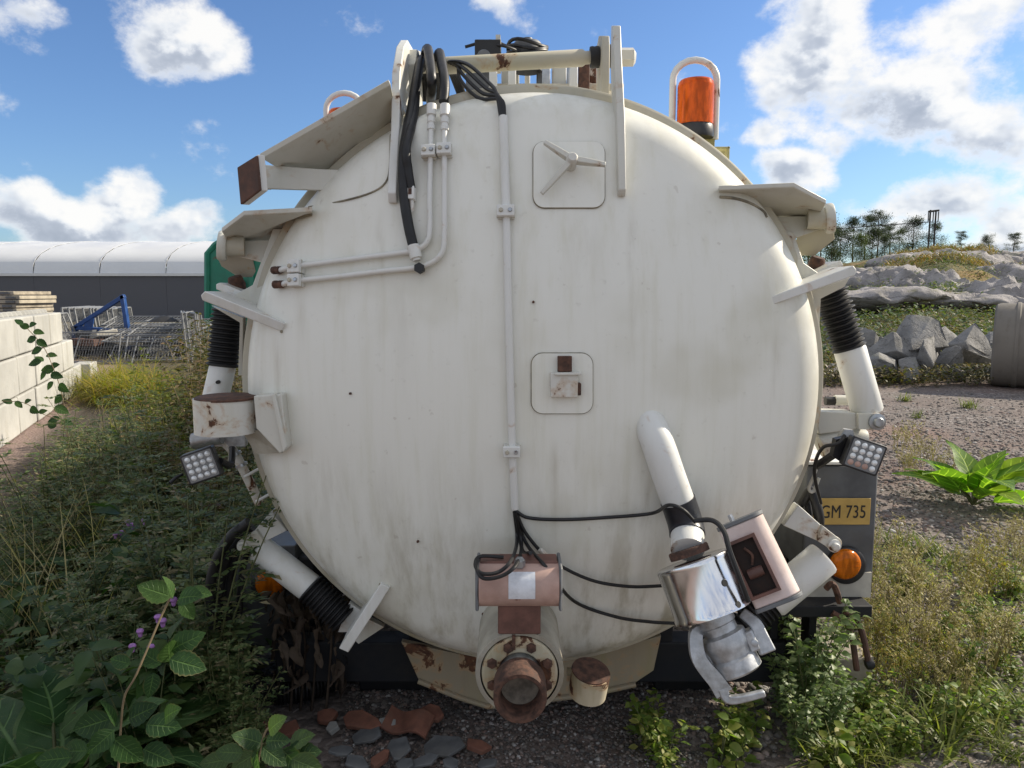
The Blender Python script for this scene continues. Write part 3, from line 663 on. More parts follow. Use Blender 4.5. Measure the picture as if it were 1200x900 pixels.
mb = MB(); mb.prism([P(938, 332, 2.56), P(918, 270, 2.60), P(930, 272, 2.60), P(942, 308, 2.56), P(962, 322, 2.56), P(958, 332, 2.56)], (0, .03, 0)); build('gusset', mb, 'white_arm', c2, bevel=.002)
mb = MB(); mb.prism([P(940, 345, 2.60), P(996, 325, 2.60), P(990, 336, 2.60), P(962, 350, 2.60), P(958, 440, 2.64), P(952, 440, 2.64)], (0, .03, 0)); build('lower_gusset', mb, 'white_arm', c2, bevel=.002)
mb = MB(); mb.lathe([(0, .02), (.022, .02), (.026, .012), (.026, -.04)], P(957, 308, 2.68), (.2, -.3, 1), 14); build('bracket_pin', mb, 'rust', c2)

# --- hydraulic rams with rubber gaiters
def ram(a, b, c, rb, rc, folds=13):
    """a->b rubber bellows, b->c white barrel"""
    a, b, c = Vector(a), Vector(b), Vector(c); mb = MB(); L = (b - a).length; pr = [(0, 0)]
    for k in range(folds):
        t0 = k / folds * L; dt = L / folds; j = random.uniform(-.003, .003)
        pr += [(rb * .80, t0 + dt * .05), (rb + j, t0 + dt * .40), (rb + j, t0 + dt * .6), (rb * .80, t0 + dt * .95)]
    pr += [(0, L)]
    mb.lathe(pr, a, b - a, 28); g = build('bellows', mb, 'rubber', TK, smooth=50)
    mb = MB(); L2 = (c - b).length; mb.lathe([(0, -.01), (rc * .9, -.01), (rc, 0), (rc, L2 - .008), (rc * .92, L2), (0, L2)], b, c - b, 28); return build('hydraulic_ram', mb, 'clean_white', TK), g
def pin(p, d, r=.022, mat='galvanised', parent=TK):
    mb = MB(); mb.lathe([(0, .025), (r * .8, .025), (r, .02), (r, .012), (r * 1.6, .010), (r * 1.6, 0), (r, 0), (r, -.10), (0, -.10)], p, d, 20); return build('pivot_pin', mb, mat, parent)
r1, _ = ram(P(268, 362, 2.72), P(261, 430, 2.70), P(241, 517, 2.68), .058, .045)
r2, _ = ram(P(972, 340, 2.72), P(996, 410, 2.70), P(1017, 484, 2.68), .060, .054)
mb = MB(); mb.lathe([(0, .004), (.006, .004), (.007, -.01)], P(255, 448, 2.635), (0, -1, 0), 10); build('ram_plug', mb, 'rubber', r1)
# lower clevis right upper ram
mb = MB(); mb.prism([P(955, 482, 2.66), P(1003, 484, 2.64), P(1004, 503, 2.64), P(960, 509, 2.66)], (0, .09, 0)); cv = build('clevis_arm', mb, 'white_arm', TK, bevel=.003)
mb = MB(); mb.prism([P(1006, 485, 2.62)] + [P(1027 + 10 * math.sin(t), 494 - 10 * math.cos(t), 2.62) for t in np.linspace(0, math.pi, 8)] + [P(1006, 503, 2.62)], (0, .02, 0)); build('clevis_lug', mb, 'white_arm', cv, bevel=.002)
pin(P(1027, 494, 2.62), (0, -1, 0), .018, parent=cv)
mb = MB(); mb.tube([P(967, 470, 2.8), P(985, 470, 2.8)], .016, 12); mb2 = build('hose_stub', mb, 'rubber', cv); mb = MB(); mb.tube([P(978, 469, 2.8), P(996, 469, 2.8)], .019, 12); build('hose_ferrule', mb, 'white_arm', cv)
# lower left
r3, _ = ram(P(404, 727, 2.56), P(362, 688, 2.58), P(304, 643, 2.62), .056, .050, 11)
mb = MB(); mb.prism([P(318, 599, 2.62), P(336, 622, 2.62), P(304, 638, 2.60), P(298, 622, 2.60)], (0, .05, 0)); lv = build('clevis_arm', mb, 'clean_white', TK, bevel=.003)
mb = MB(); mb.prism([P(300, 621, 2.585), P(310, 636, 2.585)] + [P(286 + 9 * math.cos(t), 640 + 8 * math.sin(t), 2.585) for t in np.linspace(.6, 4.2, 9)], (0, .02, 0)); build('clevis_lug', mb, 'white_arm', lv, bevel=.002)
pin(P(285, 640, 2.585), (0, -1, 0), .012, 'white_arm', lv)
c3 = cheek([(446, 684, 2.40), (457, 689, 2.40), (408, 765, 2.40), (397, 760, 2.40)], (0, .20, 0))
mb = MB(); mb.prism([P(409, 707, 2.56), P(424, 716, 2.56), P(410, 741, 2.56), P(396, 741, 2.56)], (0, .08, 0)); build('gusset', mb, 'clean_white', c3, bevel=.002)
mb = MB(); mb.prism([P(424, 722, 2.58), P(450, 735, 2.58), P(420, 755, 2.58), P(415, 750, 2.58)], (0, .03, 0)); build('lower_gusset', mb, 'white_arm', c3, bevel=.002)
# lower right
r4, _ = ram(P(862, 742, 2.60), P(905, 704, 2.62), P(966, 653, 2.64), .056, .062, 10)
mb = MB(); mb.prism([P(936, 592, 2.62), P(965, 618, 2.60), P(958, 634, 2.60), P(918, 616, 2.62)], (0, .05, 0)); rv = build('clevis_arm', mb, 'clean_white', TK, bevel=.003)
mb = MB(); mb.prism([P(958, 634, 2.575), P(964, 616, 2.575)] + [P(978 + 9 * math.cos(t), 637 + 8 * math.sin(t), 2.575) for t in np.linspace(-1.2, 2.2, 9)], (0, .02, 0)); build('clevis_lug', mb, 'white_arm', rv, bevel=.002)
pin(P(977, 639, 2.575), (0, -1, 0), .014, 'clean_white', rv)

# --- socket cup left
a = P(266, 466, 2.43); b = P(266, 506, 2.43)
mb = MB(); mb.lathe([(.088, 0), (.098, 0), (.098, (a - b).length), (.088, (a - b).length), (.088, 0)], b + Vector((0, 0, -.0)), (0, 0, 1), 48)
cup = build('socket_ring', mb, 'white_rusty', TK)
mb = MB(); mb.lathe([(.0, .002), (.096, .002), (.0985, 0), (.0985, -.006)], a + Vector((0, 0, .003)), (0, 0, 1), 48); build('rusty_lid', mb, 'rust', cup)
mb = MB(); mb.prism([P(297, 464, 2.37), P(330, 462, 2.36), P(337, 525, 2.36), P(328, 532, 2.36), P(300, 502, 2.37)], (0, .12, 0)); build('socket_bracket', mb, 'white_arm', cup, bevel=.004)
mb = MB(); mb.prism([P(284, 506, 2.44), P(302, 504, 2.40), P(330, 531, 2.38), P(300, 532, 2.42)], (0, .02, 0)); build('socket_gusset', mb, 'shroud_paint', cup)
mb = MB(); mb.prism([P(318, 462, 2.35), P(322, 461, 2.35), P(336, 524, 2.35), P(331, 531, 2.35)], (0, .05, 0)); build('bracket_rib', mb, 'white_arm', cup, bevel=.003)
mb = MB(); mb.lathe([(0, -.05), (.028, -.05), (.028, .05), (0, .05)], P(243, 514, 2.62), (1, 0, .2), 14); mb.box(P(262, 514, 2.66), (.16, .03, .05)); build('lower_clevis', mb, 'cast_aluminium', cup)
mb = MB(); mb.tube(smooth_path([P(262, 517, 2.66), P(274, 530, 2.66), P(284, 548, 2.66), P(294, 568, 2.68), P(304, 590, 2.70)], 5), .017, 10); bar = build('lamp_rail', mb, 'white_rusty', TK)
for (x, y) in ((276, 532), (283, 545)):
    mb = MB(); mb.lathe([(.017, -.006), (.022, -.005), (.022, .005), (.017, .006)], P(x, y, 2.66), P(x + 7, y + 14, 2.66) - P(x, y, 2.66), 12); build('rail_collar', mb, 'galvanised', bar)
for (x, y) in ((290, 555), (304, 584)):
    mb = MB(); mb.tube([P(x - 4, y + 4, 2.64), P(x + 14, y - 6, 2.64)], .005, 6); build('rail_clip', mb, 'clean_white', bar)

# --- LED work lamps 4 x 4
def lamp(corners, Y, yaw_dir, brown):
    c = [P(x, y, Y + dy) for (x, y, dy) in corners]; o = sum(c, Vector()) / 4
    X = ((c[1] - c[0]) + (c[2] - c[3])) / 2; Z = ((c[0] - c[3]) + (c[1] - c[2])) / 2; w_, h_ = X.length, Z.length; X.normalize(); Z = (Z - X * Z.dot(X)).normalized(); N = X.cross(Z)
    if N.y > 0: N = -N
    M = Matrix((X, N, Z)).transposed(); mb = MB()
    mb.prism([o + X * x + Z * z for x, z in [(q[0] * w_ / 2, q[1] * h_ / 2) for q in roundrect(-1, -1, 1, 1, .14, 4)]], -N * .045)
    L = build('work_lamp', mb, 'black_plastic', TK, bevel=.003)
    mb = MB(); mb.prism([o + N * .0015 + X * x + Z * z for x, z in [(q[0] * w_ * .44, q[1] * h_ * .44) for q in roundrect(-1, -1, 1, 1, .1, 4)]], -N * .004); build('lamp_tray', mb, 'lamp_tray', L)
    for i in range(4):
        for j in range(4):
            q = o + X * (i - 1.5) * w_ * .205 + Z * (j - 1.5) * h_ * .205
            mb = MB(); mb.lathe([(0, .0085), (w_ * .03, .008), (w_ * .062, .0055), (w_ * .085, .0015)], q, N, 14); build('lamp_lens', mb, 'lamp_glass' if not (brown and j == 0 and i in (0, 1, 2)) else 'pink_primer', L)
    for k in range(6):
        mb = MB(); mb.box(o - N * .056 + X * (k - 2.5) * w_ * .13, (.004, .03, h_ * .8), M); build('cooling_fin', mb, 'black_plastic', L)
    return L, o, N, X, Z
L1, o1, *_ = lamp([(210, 535, 0), (249, 522, .02), (259, 557, .02), (222, 570, 0)], 2.42, 0, False)
mb = MB(); mb.tube(smooth_path([P(258, 540, 2.48), P(270, 545, 2.54), P(272, 525, 2.6)], 5), .012, 8); build('lamp_yoke', mb, 'black_plastic', L1)
hose('lamp_cable', [P(214, 556, 2.46), P(206, 560, 2.44), P(199, 566, 2.42)], .005, parent=L1)
L2, o2, *_ = lamp([(1000, 511, 0), (1041, 523, -.02), (1027, 560, -.02), (986, 544, 0)], 2.42, 0, True)
mb = MB(); mb.prism([P(984, 512, 2.50), P(990, 503, 2.50), P(1000, 504, 2.50), P(1002, 518, 2.50), P(988, 540, 2.50), P(978, 528, 2.5)], (0, .02, 0)); build('lamp_yoke', mb, 'cast_aluminium', L2)
mb = MB(); mb.prism([P(980, 515, 2.47), P(994, 512, 2.47), P(992, 545, 2.47), P(976, 535, 2.47)], (0, .03, 0)); build('lamp_yoke_arm', mb, 'black_plastic', L2)
mb = MB(); mb.tube(smooth_path([P(978, 532, 2.5), P(966, 540, 2.54), P(957, 546, 2.58)], 4), .014, 8); build('lamp_post', mb, 'black_plastic', L2)
hose('lamp_cable', [P(990, 510, 2.46), P(982, 520, 2.45), P(965, 524, 2.48), P(956, 540, 2.52), P(955, 560, 2.56), P(962, 590, 2.6)], .006, parent=L2)
mb = MB(); mb.tube(smooth_path([P(958, 545, 2.58), P(953, 560, 2.58), P(948, 572, 2.6), P(953, 576, 2.6), P(960, 560, 2.6)], 4), .006, 8); build('lamp_rod', mb, 'white_arm', L2)
mb = MB(); mb.tube([P(960, 522, 2.7), P(985, 512, 2.7), P(1012, 516, 2.7)], [.05, .05, .04], 14); build('ram_foot', mb, 'white_arm', TK)
hose('drain_hose', [P(940, 590, 2.72), P(950, 575, 2.70), P(957, 592, 2.68), P(960, 612, 2.68), P(955, 628, 2.7)], .018)
hose('drain_hose', [P(935, 600, 2.74), P(944, 580, 2.74), P(948, 600, 2.72), P(950, 625, 2.72)], .012)

# --- suction pipe, chrome guard, actuator and coupling
def PV(x, y, Y): return P(x, y, Y + .11)
q0 = F(762, 488, -.06); q1 = PV(768, 520, 2.245); q2 = PV(781, 567, 2.18); q3 = PV(803, 636, 2.09)
q1 = F(766, 512, .02)
pp = smooth_path([q0, q1, F(776, 550, .055), F(791, 600, .085), PV(806, 644, 2.085)], 8); mb = MB(); mb.tube(pp, .050, 24); sp_ = build('suction_pipe', mb, 'clean_white', TK)
ax = (PV(836, 722, 2.02) - PV(803, 636, 2.09)).normalized()
mb = MB(); mb.tube(pp[20:28], .0535, 28); build('tape_wrap', mb, 'tape_black', sp_)
mb = MB(); mb.lathe([(.0, -.012), (.058, -.012), (.060, -.008), (.060, .010), (0, .012)], PV(807.5, 647, 2.083), ax, 28); build('pipe_flange', mb, 'rust', sp_)
ca = PV(811, 656, 2.065); cb_ = PV(835, 719, 2.015); Lc = (cb_ - ca).length
mb = MB(); mb.lathe([(.0, .0), (.103, 0), (.110, .003), (.112, .010), (.110, .016), (.110, Lc - .016), (.112, Lc - .01), (.112, Lc), (.103, Lc), (.0, Lc - .004)], ca, ax, 64); ch = build('chrome_guard', mb, 'chrome', sp_)
fr = frame_of(ax, (0, -1, 0))
for (tt, ang) in ((.5, 28), (.92, 36)):
    dv_ = fr @ Vector((math.cos(R_(ang)), 0, 0)) + Vector((1, 0, 0)) * math.sin(R_(ang)); dv_ = (dv_ - ax * dv_.dot(ax)).normalized()
    mb = MB(); mb.lathe([(0, .003), (.009, .003), (.0105, .0), (.0105, -.01)], ca + ax * Lc * tt + dv_ * .1095, dv_, 18); build('guard_hole', mb, 'letter_black', sp_)
# actuator
a0 = PV(868, 612, 2.10); a1 = PV(911, 702, 2.02); axA = (a1 - a0).normalized(); LA = (a1 - a0).length
Nf = Vector((-.25, -1, .1)); Nf = (Nf - axA * Nf.dot(axA)).normalized(); Xs = Nf.cross(axA)
if Xs.x < 0: Xs = -Xs
sec = [(-.062, .045), (-.066, .040), (-.066, -.05), (-.05, -.062)] + [(.018 + .052 * math.sin(t), .002 - .058 * -math.cos(t) * -1) for t in ()]
sec = [(-.062, .052), (-.066, .046), (-.066, -.05), (-.05, -.062), (.02, -.062), (.052, -.045), (.068, -.012), (.068, .018), (.054, .042), (.030, .053)]
mb = MB(); mb.prism([a0 + Xs * x + Nf * y for x, y in sec], axA * LA); act = build('actuator_body', mb, 'pale_pink', TK, bevel=.004)
for (o_, s_) in ((a0 - axA * .012, 1.05), (a1, 1.05)):
    mb = MB(); mb.prism([o_ + Xs * x * s_ + Nf * y * s_ for x, y in sec], axA * .012); build('end_cap', mb, 'grey_plate', act, bevel=.002)
wc = a0 + axA * LA * .52 + Xs * -.020 + Nf * .0535
def rect_frame(c, X, Y, N, w_, h_, t_, d_):
    mb = MB(); M = Matrix((X, Y, N)).transposed()
    for (ox, oy, sx, sy) in ((0, h_ / 2 - t_ / 2, w_, t_), (0, -h_ / 2 + t_ / 2, w_, t_), (-w_ / 2 + t_ / 2, 0, t_, h_ - 2 * t_), (w_ / 2 - t_ / 2, 0, t_, h_ - 2 * t_)):
        mb.box(c + X * ox + Y * oy, (sx, sy, d_), M)
    return mb
build('window_frame', rect_frame(wc, Xs, axA, Nf, .088, LA * .72, .009, .034), 'brown_primer', act)
mb = MB(); mb.box(wc - Nf * .0, (.070, LA * .72 - .019, .004), Matrix((Xs, axA, Nf)).transposed()); build('window_shade_plate', mb, 'recess_shade', act)  # flat dark plate, the shade inside the window is put into its colour
mb = MB(); mb.lathe([(0, -.022), (.014, -.022), (.016, 0), (.014, .022), (0, .022)], wc + axA * .018 + Nf * .002, Xs, 16); build('actuator_spindle', mb, 'brown_primer', act); mb = MB(); mb.tube(smooth_path([wc - axA * .055 + Nf * .006, wc - axA * .03 + Nf * .012 + Xs * .012, wc - axA * .005 + Nf * .006], 5), .004, 7); build('spring_clip', mb, 'rust', act)
mb = MB(); bolt(mb, a0 - axA * .012 + Xs * -.02, -axA, .009, .02); build('cap_bolt', mb, 'galvanised', act)
mb = MB(); mb.box(a0 + axA * LA * .5 + Xs * -.105 - Nf * .01, (.09, .07, .05), Matrix((Xs, axA, Nf)).transposed()); build('mount_block', mb, 'brown_primer', act)
# coupling
k0 = cb_; k1 = PV(866, 785, 1.965); axK = (k1 - k0).normalized(); LK = (k1 - k0).length
mb = MB(); mb.lathe([(.0, -.01), (.055, -.01), (.055, .03), (.050, .034), (.050, .055), (.064, .062), (.068, .085), (.062, .105), (.058, LK * .75), (.066, LK * .8), (.068, LK), (.060, LK + .006), (.054, LK + .004), (.05, LK - .03), (0, LK - .03)], k0, axK, 40)
cp = build('hose_coupling', mb, 'cast_aluminium', TK)
side = Xs - axK * Xs.dot(axK); side.normalize(); fwd = side.cross(axK)
if fwd.y > 0: fwd = -fwd
for s in (1, -1):
    mb = MB(); mb.box(k0 + axK * LK * .62 + side * s * .068, (.03, .05, .06), Matrix((side, fwd, axK)).transposed()); build('lever_ear', mb, 'cast_aluminium', cp, bevel=.006)
    mb = MB(); mb.lathe([(0, .032), (.010, .03), (.010, -.03), (0, -.032)], k0 + axK * LK * .66 + side * s * .075, fwd, 12); build('lever_pin', mb, 'galvanised', cp)
def flatbar(name, pts, w_, t_, parent, mat):
    pts = smooth_path(pts, 6); mb = MB(); n = len(pts); vs = []
    for i, q in enumerate(pts):
        tg = (pts[min(i + 1, n - 1)] - pts[max(0, i - 1)]).normalized(); nn = Vector((0, -1, .15)); nn = (nn - tg * nn.dot(tg)).normalized(); sd_ = tg.cross(nn)
        ww = w_(i / (n - 1)) if callable(w_) else w_
        for (a, b) in ((-1, -1), (1, -1), (1, 1), (-1, 1)): vs.append(q + sd_ * a * ww / 2 + nn * b * t_ / 2)
    fs = [(0, 1, 2, 3), tuple((n - 1) * 4 + k for k in (3, 2, 1, 0))] + [(i * 4 + k, i * 4 + 4 + k, i * 4 + 4 + (k + 1) % 4, i * 4 + (k + 1) % 4) for i in range(n - 1) for k in range(4)]
    mb.add(vs, fs); return build(name, mb, mat, parent, bevel=.004)
flatbar('cam_lever', [PV(870, 718, 2.02), PV(884, 730, 1.99), PV(891, 745, 1.97), PV(900, 765, 1.95)], lambda t: .030 + .016 * t, .022, cp, 'cast_aluminium')
flatbar('cam_lever', [PV(820, 738, 2.0), PV(815, 745, 1.98), PV(819, 772, 1.95), PV(838, 797, 1.93), PV(848, 812, 1.92)], lambda t: .032 + .018 * t, .024, cp, 'cast_aluminium')
flatbar('pull_handle', [PV(846, 806, 1.92), PV(852, 818, 1.91), PV(866, 819, 1.9), PV(896, 812, 1.9)], lambda t: .030 - .012 * t, .02, cp, 'cast_aluminium')
flatbar('lever_link', [PV(812, 722, 2.03), PV(820, 735, 2.02), PV(824, 742, 2.01)], .018, .012, cp, 'galvanised')
# cables from conduit to valves
def cable(pts, r=.0055, name='control_cable', parent=TK): return hose(name, pts, r, parent=parent, seg=8)
cable([F(604, 596, .016), F(620, 605, .012), F(660, 607, .012), F(710, 604, .015), F(760, 597, .03), P(783, 592, 2.17), P(800, 597, 2.14), P(815, 612, 2.14)])
cable([P(814, 610, 2.14), P(835, 610, 2.12), P(848, 622, 2.09), P(855, 645, 2.065), P(866, 675, 2.045), P(877, 705, 2.04)], .0075)
cable([F(604, 597, .014), F(618, 625, .014), F(645, 652, .02), F(690, 675, .02), F(735, 683, .02), F(775, 680, .03)])
cable([F(604, 598, .018), F(616, 632, .02), P(640, 665, 2.10), F(672, 700, .02), F(720, 718, .02), F(760, 724, .02), F(788, 722, .03)])
cable([F(603, 597, .018), F(606, 628, .02), P(600, 655, 2.08), P(585, 670, 2.04), P(565, 672, 2.035), P(557, 662, 2.08), P(563, 652, 2.12), P(590, 653, 2.13)])
cable([F(604, 597, .022), F(611, 632, .03), P(606, 660, 2.07), P(590, 674, 2.035), P(568, 678, 2.03), P(559, 668, 2.05), P(559, 655, 2.1)])
cable([F(603, 597, .014), F(612, 640, .02), P(622, 648, 2.13)])
for (x, y, x2, y2) in ((632, 638, 640, 645), (631, 655, 637, 662)):
    mb = MB(); mb.tube([F(x, y, .03), F(x2, y2, .032)], .0075, 8); build('cable_marker', mb, 'clean_white', TK)

# --- bottom outlet
YF = 2.10; oc = P(609, 789, YF); ZO = oc.z
mb = MB(); mb.lathe([(.114, .0), (.126, 0), (.128, .004), (.128, .40), (.114, .40)], oc, YA, 64); sh = build('outlet_shroud', mb, 'shroud_paint', TK)
mb = MB(); mb.lathe([(.0, .006), (.060, .006), (.066, -.004), (.105, -.004), (.110, .002), (.110, .05), (0, .05)], oc, YA, 56); fl = build('outlet_flange', mb, 'flange_rusty', TK)
for k in range(8):
    a = math.pi * 2 * (k + .5) / 8; q = oc + Vector((.086 * math.cos(a), .002, .086 * math.sin(a)))
    mb = MB(); mb.lathe([(0, .018), (.012, .018), (.0155, .012), (.0155, -.012)], q, (0, -1, 0), 6); build('flange_bolt', mb, 'rust', fl)
mb = MB(); mb.lathe([(.0, .03), (.062, .03), (.066, .02), (.058, .0), (.058, -.02), (.054, -.03)], oc, YA, 44); build('outlet_neck', mb, 'galvanised', fl)
mb = MB(); mb.lathe([(.052, -.03), (.068, -.04), (.073, -.05), (.073, -.135), (.070, -.142), (.060, -.142), (.056, -.135), (.054, -.065), (0, -.060)], oc, YA, 48); build('outlet_nozzle', mb, 'rust', fl)
mb = MB(); mb.lathe([(0, -.064), (.030, -.066), (.053, -.075)], oc, YA, 36); build('nozzle_blank', mb, 'dusty_cap', fl)
mb = MB(); mb.box(P(602, 752, YF - .004), (.010, .02, .04)); build('shroud_slot', mb, 'rust', sh)
mb = MB(); mb.box((P(583, 709, YF + .0) + P(634, 743, YF + .0)) / 2 + Vector((0, .05, 0)), (.122, .11, .085)); mbk = build('valve_bracket', mb, 'brown_primer', TK, bevel=.004)
A = P(562, 684, 2.12); B_ = P(654, 684, 2.12)
mb = MB(); mb.lathe([(0, 0), (.062, 0), (.062, (B_ - A).length), (0, (B_ - A).length)], A, B_ - A, 40)
for e in (): pass
va = build('valve_actuator', mb, 'pink_primer', TK)
mb = MB(); mb.box((A + B_) / 2 + Vector((0, .03, .022)), ((B_ - A).length * .985, .07, .09)); build('actuator_top', mb, 'brown_primer', va, bevel=.004)
for e, s in ((A, -1), (B_, 1)):
    mb = MB(); mb.box(e + Vector((s * .005, .012, .003)), (.010, .135, .128)); build('end_plate', mb, 'grey_plate', va, bevel=.006)
mb = MB(); st = [(609 - 16, 669), (609 + 15, 669), (609 + 15, 691), (609 - 16, 691)]
vs = []
for i in range(9):
    a = R_(52 - i * 9.0); vs += [(A.x + .083, A.y - .0632 * math.cos(a), A.z + .0632 * math.sin(a)), (A.x + .158, A.y - .0632 * math.cos(a), A.z + .0632 * math.sin(a))]
mb.add(vs, [(2 * i, 2 * i + 1, 2 * i + 3, 2 * i + 2) for i in range(8)]); build('type_label', mb, 'sticker', va)
mb = MB(); bolt(mb, P(609, 662, 2.10), (0, -.3, 1), .016, .02); build('actuator_plug', mb, 'galvanised', va)
# stub socket right of outlet
mb = MB(); a = P(688, 783, 2.30); b = P(688, 816, 2.30); b = b + Vector((0, 0, .012)); mb.lathe([(.048, 0), (.060, 0), (.060, (a - b).length), (.048, (a - b).length), (.048, 0)], b, a - b + Vector((.012, -.02, 0)), 36); sk = build('socket_ring', mb, 'flange_rusty', TK)
mb = MB(); mb.lathe([(0, 0), (.0595, 0), (.0605, -.004)], a + Vector((.010, -.017, .002)), (.15, -.25, 1), 36); build('rusty_lid', mb, 'rust', sk)
mb = MB(); mb.prism([P(664, 792, 2.31), P(712, 790, 2.31), P(712, 782, 2.5), P(664, 782, 2.5)], (0, 0, -.02)); build('socket_bracket', mb, 'saddle_paint', sk)

# --- saddle, chassis, right hand equipment box
mb = MB(); mb.prism([P(470, 752, 2.68), P(545, 768, 2.68), P(690, 768, 2.68), P(775, 745, 2.68), P(766, 786, 2.68), P(745, 800, 2.68), P(690, 812, 2.68), P(570, 826, 2.68), P(540, 816, 2.68), P(490, 796, 2.68)], (0, .03, 0)); sd2 = build('saddle_plate', mb, 'saddle_paint', TK, bevel=.003)
mb = MB(); mb.tube([P(490, 798, 2.675), P(540, 818, 2.675), P(572, 828, 2.675), P(690, 814, 2.675), P(745, 802, 2.675)], .010, 8); build('saddle_lip', mb, 'saddle_paint', sd2)
for x in (-.42, .50):
    mb = MB(); mb.box((CX + x, 5.3, .27), (.09, 5.0, .22)); build('chassis_rail', mb, 'chassis_paint', TK, bevel=.006)
for k, y in enumerate((2.84, 4.4, 6.2)):
    mb = MB(); mb.box((CX, y, .20), (1.95 if k == 0 else 1.3, .10, .16)); build('cross_member', mb, 'chassis_paint', TK, bevel=.006)
for x in (-.92, 1.0):
    mb = MB(); mb.box((CX + x, 5.3, .36), (.10, 4.6, .36)); build('side_locker', mb, 'chassis_paint', TK, bevel=.01)
for x in (-.55, .65):
    for y in (3.1, 6.8):
        mb = MB(); mb.box((CX + x, y, .06), (.28, .3, .12)); build('skid', mb, 'chassis_paint', TK, bevel=.006)
# right box : dark panel, plate, indicator
xa = P(942, 620, 2.86).x; xb = P(1026, 620, 2.86).x; zt = zat(546, 2.86); zb = zat(700, 2.86)
mb = MB(); mb.box(((xa + xb) / 2, 3.06, (zt + zb) / 2), (xb - xa, .40, zt - zb)); eb = build('equipment_box', mb, 'dark_panel', TK, bevel=.008)
mb = MB(); mb.box(((xa + xb) / 2, 3.05, zt + .012), (xb - xa + .01, .40, .012)); build('box_lid', mb, 'clean_white', eb, bevel=.003)
za = zat(672, 2.85)
mb = MB(); mb.box(((xa + xb) / 2 - .003, 2.853, (za + zb) / 2 + .004), ((xb - xa) * .95, .008, za - zb)); build('pale_kick_panel', mb, 'pale_panel', eb)
pl0 = P(953, 615, 2.85); pl1 = P(1021, 584, 2.85)
mb = MB(); mb.box(((pl0.x + pl1.x) / 2, 2.853, (pl0.z + pl1.z) / 2), (pl1.x - pl0.x, .006, pl1.z - pl0.z)); npl = build('number_plate', mb, 'plate_yellow', eb, bevel=.002)
fc = bpy.data.curves.new('plate_text', 'FONT'); fc.body = 'GM 735'; fc.size = .0745; fc.align_x = 'LEFT'; fc.align_y = 'BOTTOM'; fc.extrude = .0008; fc.offset = 0.0; fc.space_character = 1.04
fo = bpy.data.objects.new('plate_text_source', fc); COL.objects.link(fo); bpy.context.view_layer.update()
tm = bpy.data.meshes.new_from_object(fo.evaluated_get(bpy.context.evaluated_depsgraph_get())); bpy.data.objects.remove(fo)
tv = np.array([v.co[:] for v in tm.vertices]); tq0 = P(962, 607, 2.85); tq1 = P(1014.5, 592, 2.85)
mn, mxv = tv.min(0), tv.max(0)
sx = (tq1.x - tq0.x) / (mxv[0] - mn[0]); sz = (tq1.z - tq0.z) / (mxv[1] - mn[1])
for v in tm.vertices:
    c = v.co.copy(); v.co = (tq0.x + (c.x - mn[0]) * sx, 2.8488 - c.z, tq0.z + (c.y - mn[1]) * sz)
tm.materials.clear(); tm.materials.append(MAT['letter_black']); to = link(bpy.data.objects.new('plate_lettering', tm)); to.parent = eb
def indicator(px, py, Y, parent):
    q = P(px, py, Y); mb = MB(); mb.lathe([(0, .028), (.064, .028), (.072, .022), (.074, 0)], q, (0, -1, 0), 40); i = build('indicator_base', mb, 'black_plastic', TK)
    q2 = P(px, py, Y - .03)
    mb = MB(); mb.lathe([(0, .026), (.03, .025), (.05, .020), (.058, .010), (.060, 0)], q2, (0, -1, 0), 40); build('indicator_lens', mb, 'amber_signal', i)
    for k in range(5):
        mb = MB(); z_ = -.032 + .016 * k; hw_ = math.sqrt(max(0, .045 ** 2 - z_ ** 2)); mb.box(q2 + Vector((0, -.0255 + abs(z_) * .12, z_)), (hw_ * 2, .003, .002)); build('lens_rib', mb, 'amber_signal', i)
indicator(990, 661, 2.86, TK); indicator(317, 684, 2.95, TK)
# left tail panel
mb = MB(); mb.box((P(312, 690, 3.06).x, 3.08, zat(690, 3.06)), (.30, .2, .42)); build('tail_panel', mb, 'dark_panel', TK, bevel=.006)
# bumper beam right, hooks
mb = MB(); mb.box((P(955, 712, 2.80).x, 2.84, zat(712, 2.8)), (.40, .16, .045)); bb = build('rear_beam', mb, 'chassis_paint', TK, bevel=.004)
mb = MB(); mb.tube(smooth_path([P(968, 690, 2.76), P(975, 684, 2.75), P(980, 692, 2.76), P(984, 706, 2.77)], 4), .012, 7); build('tow_lug', mb, 'rust', bb)
for k, pts in enumerate((((975, 718), (990, 728), (998, 745), (1004, 785)), ((990, 716), (1004, 726), (1012, 748), (1018, 778)))):
    mb = MB(); mb.tube(smooth_path([P(x, y, 2.76) for x, y in pts], 5), [.010, .012] * 9 + [.012] if False else .012, 8); build('hook_rod', mb, 'rust_pad', bb)
mb = MB(); mb.lathe([(0, -.02), (.018, -.014), (.022, 0), (.018, .014), (0, .02)], P(1019, 778, 2.76), (1, 0, .3), 12); build('hook_knob', mb, 'rubber', bb)
for x in (905, 925, 950):
    mb = MB(); mb.box((P(x, 735, 2.84).x, 2.86, zat(742, 2.84)), (.03, .08, .20)); build('beam_bracket', mb, 'chassis_paint', bb, bevel=.003)
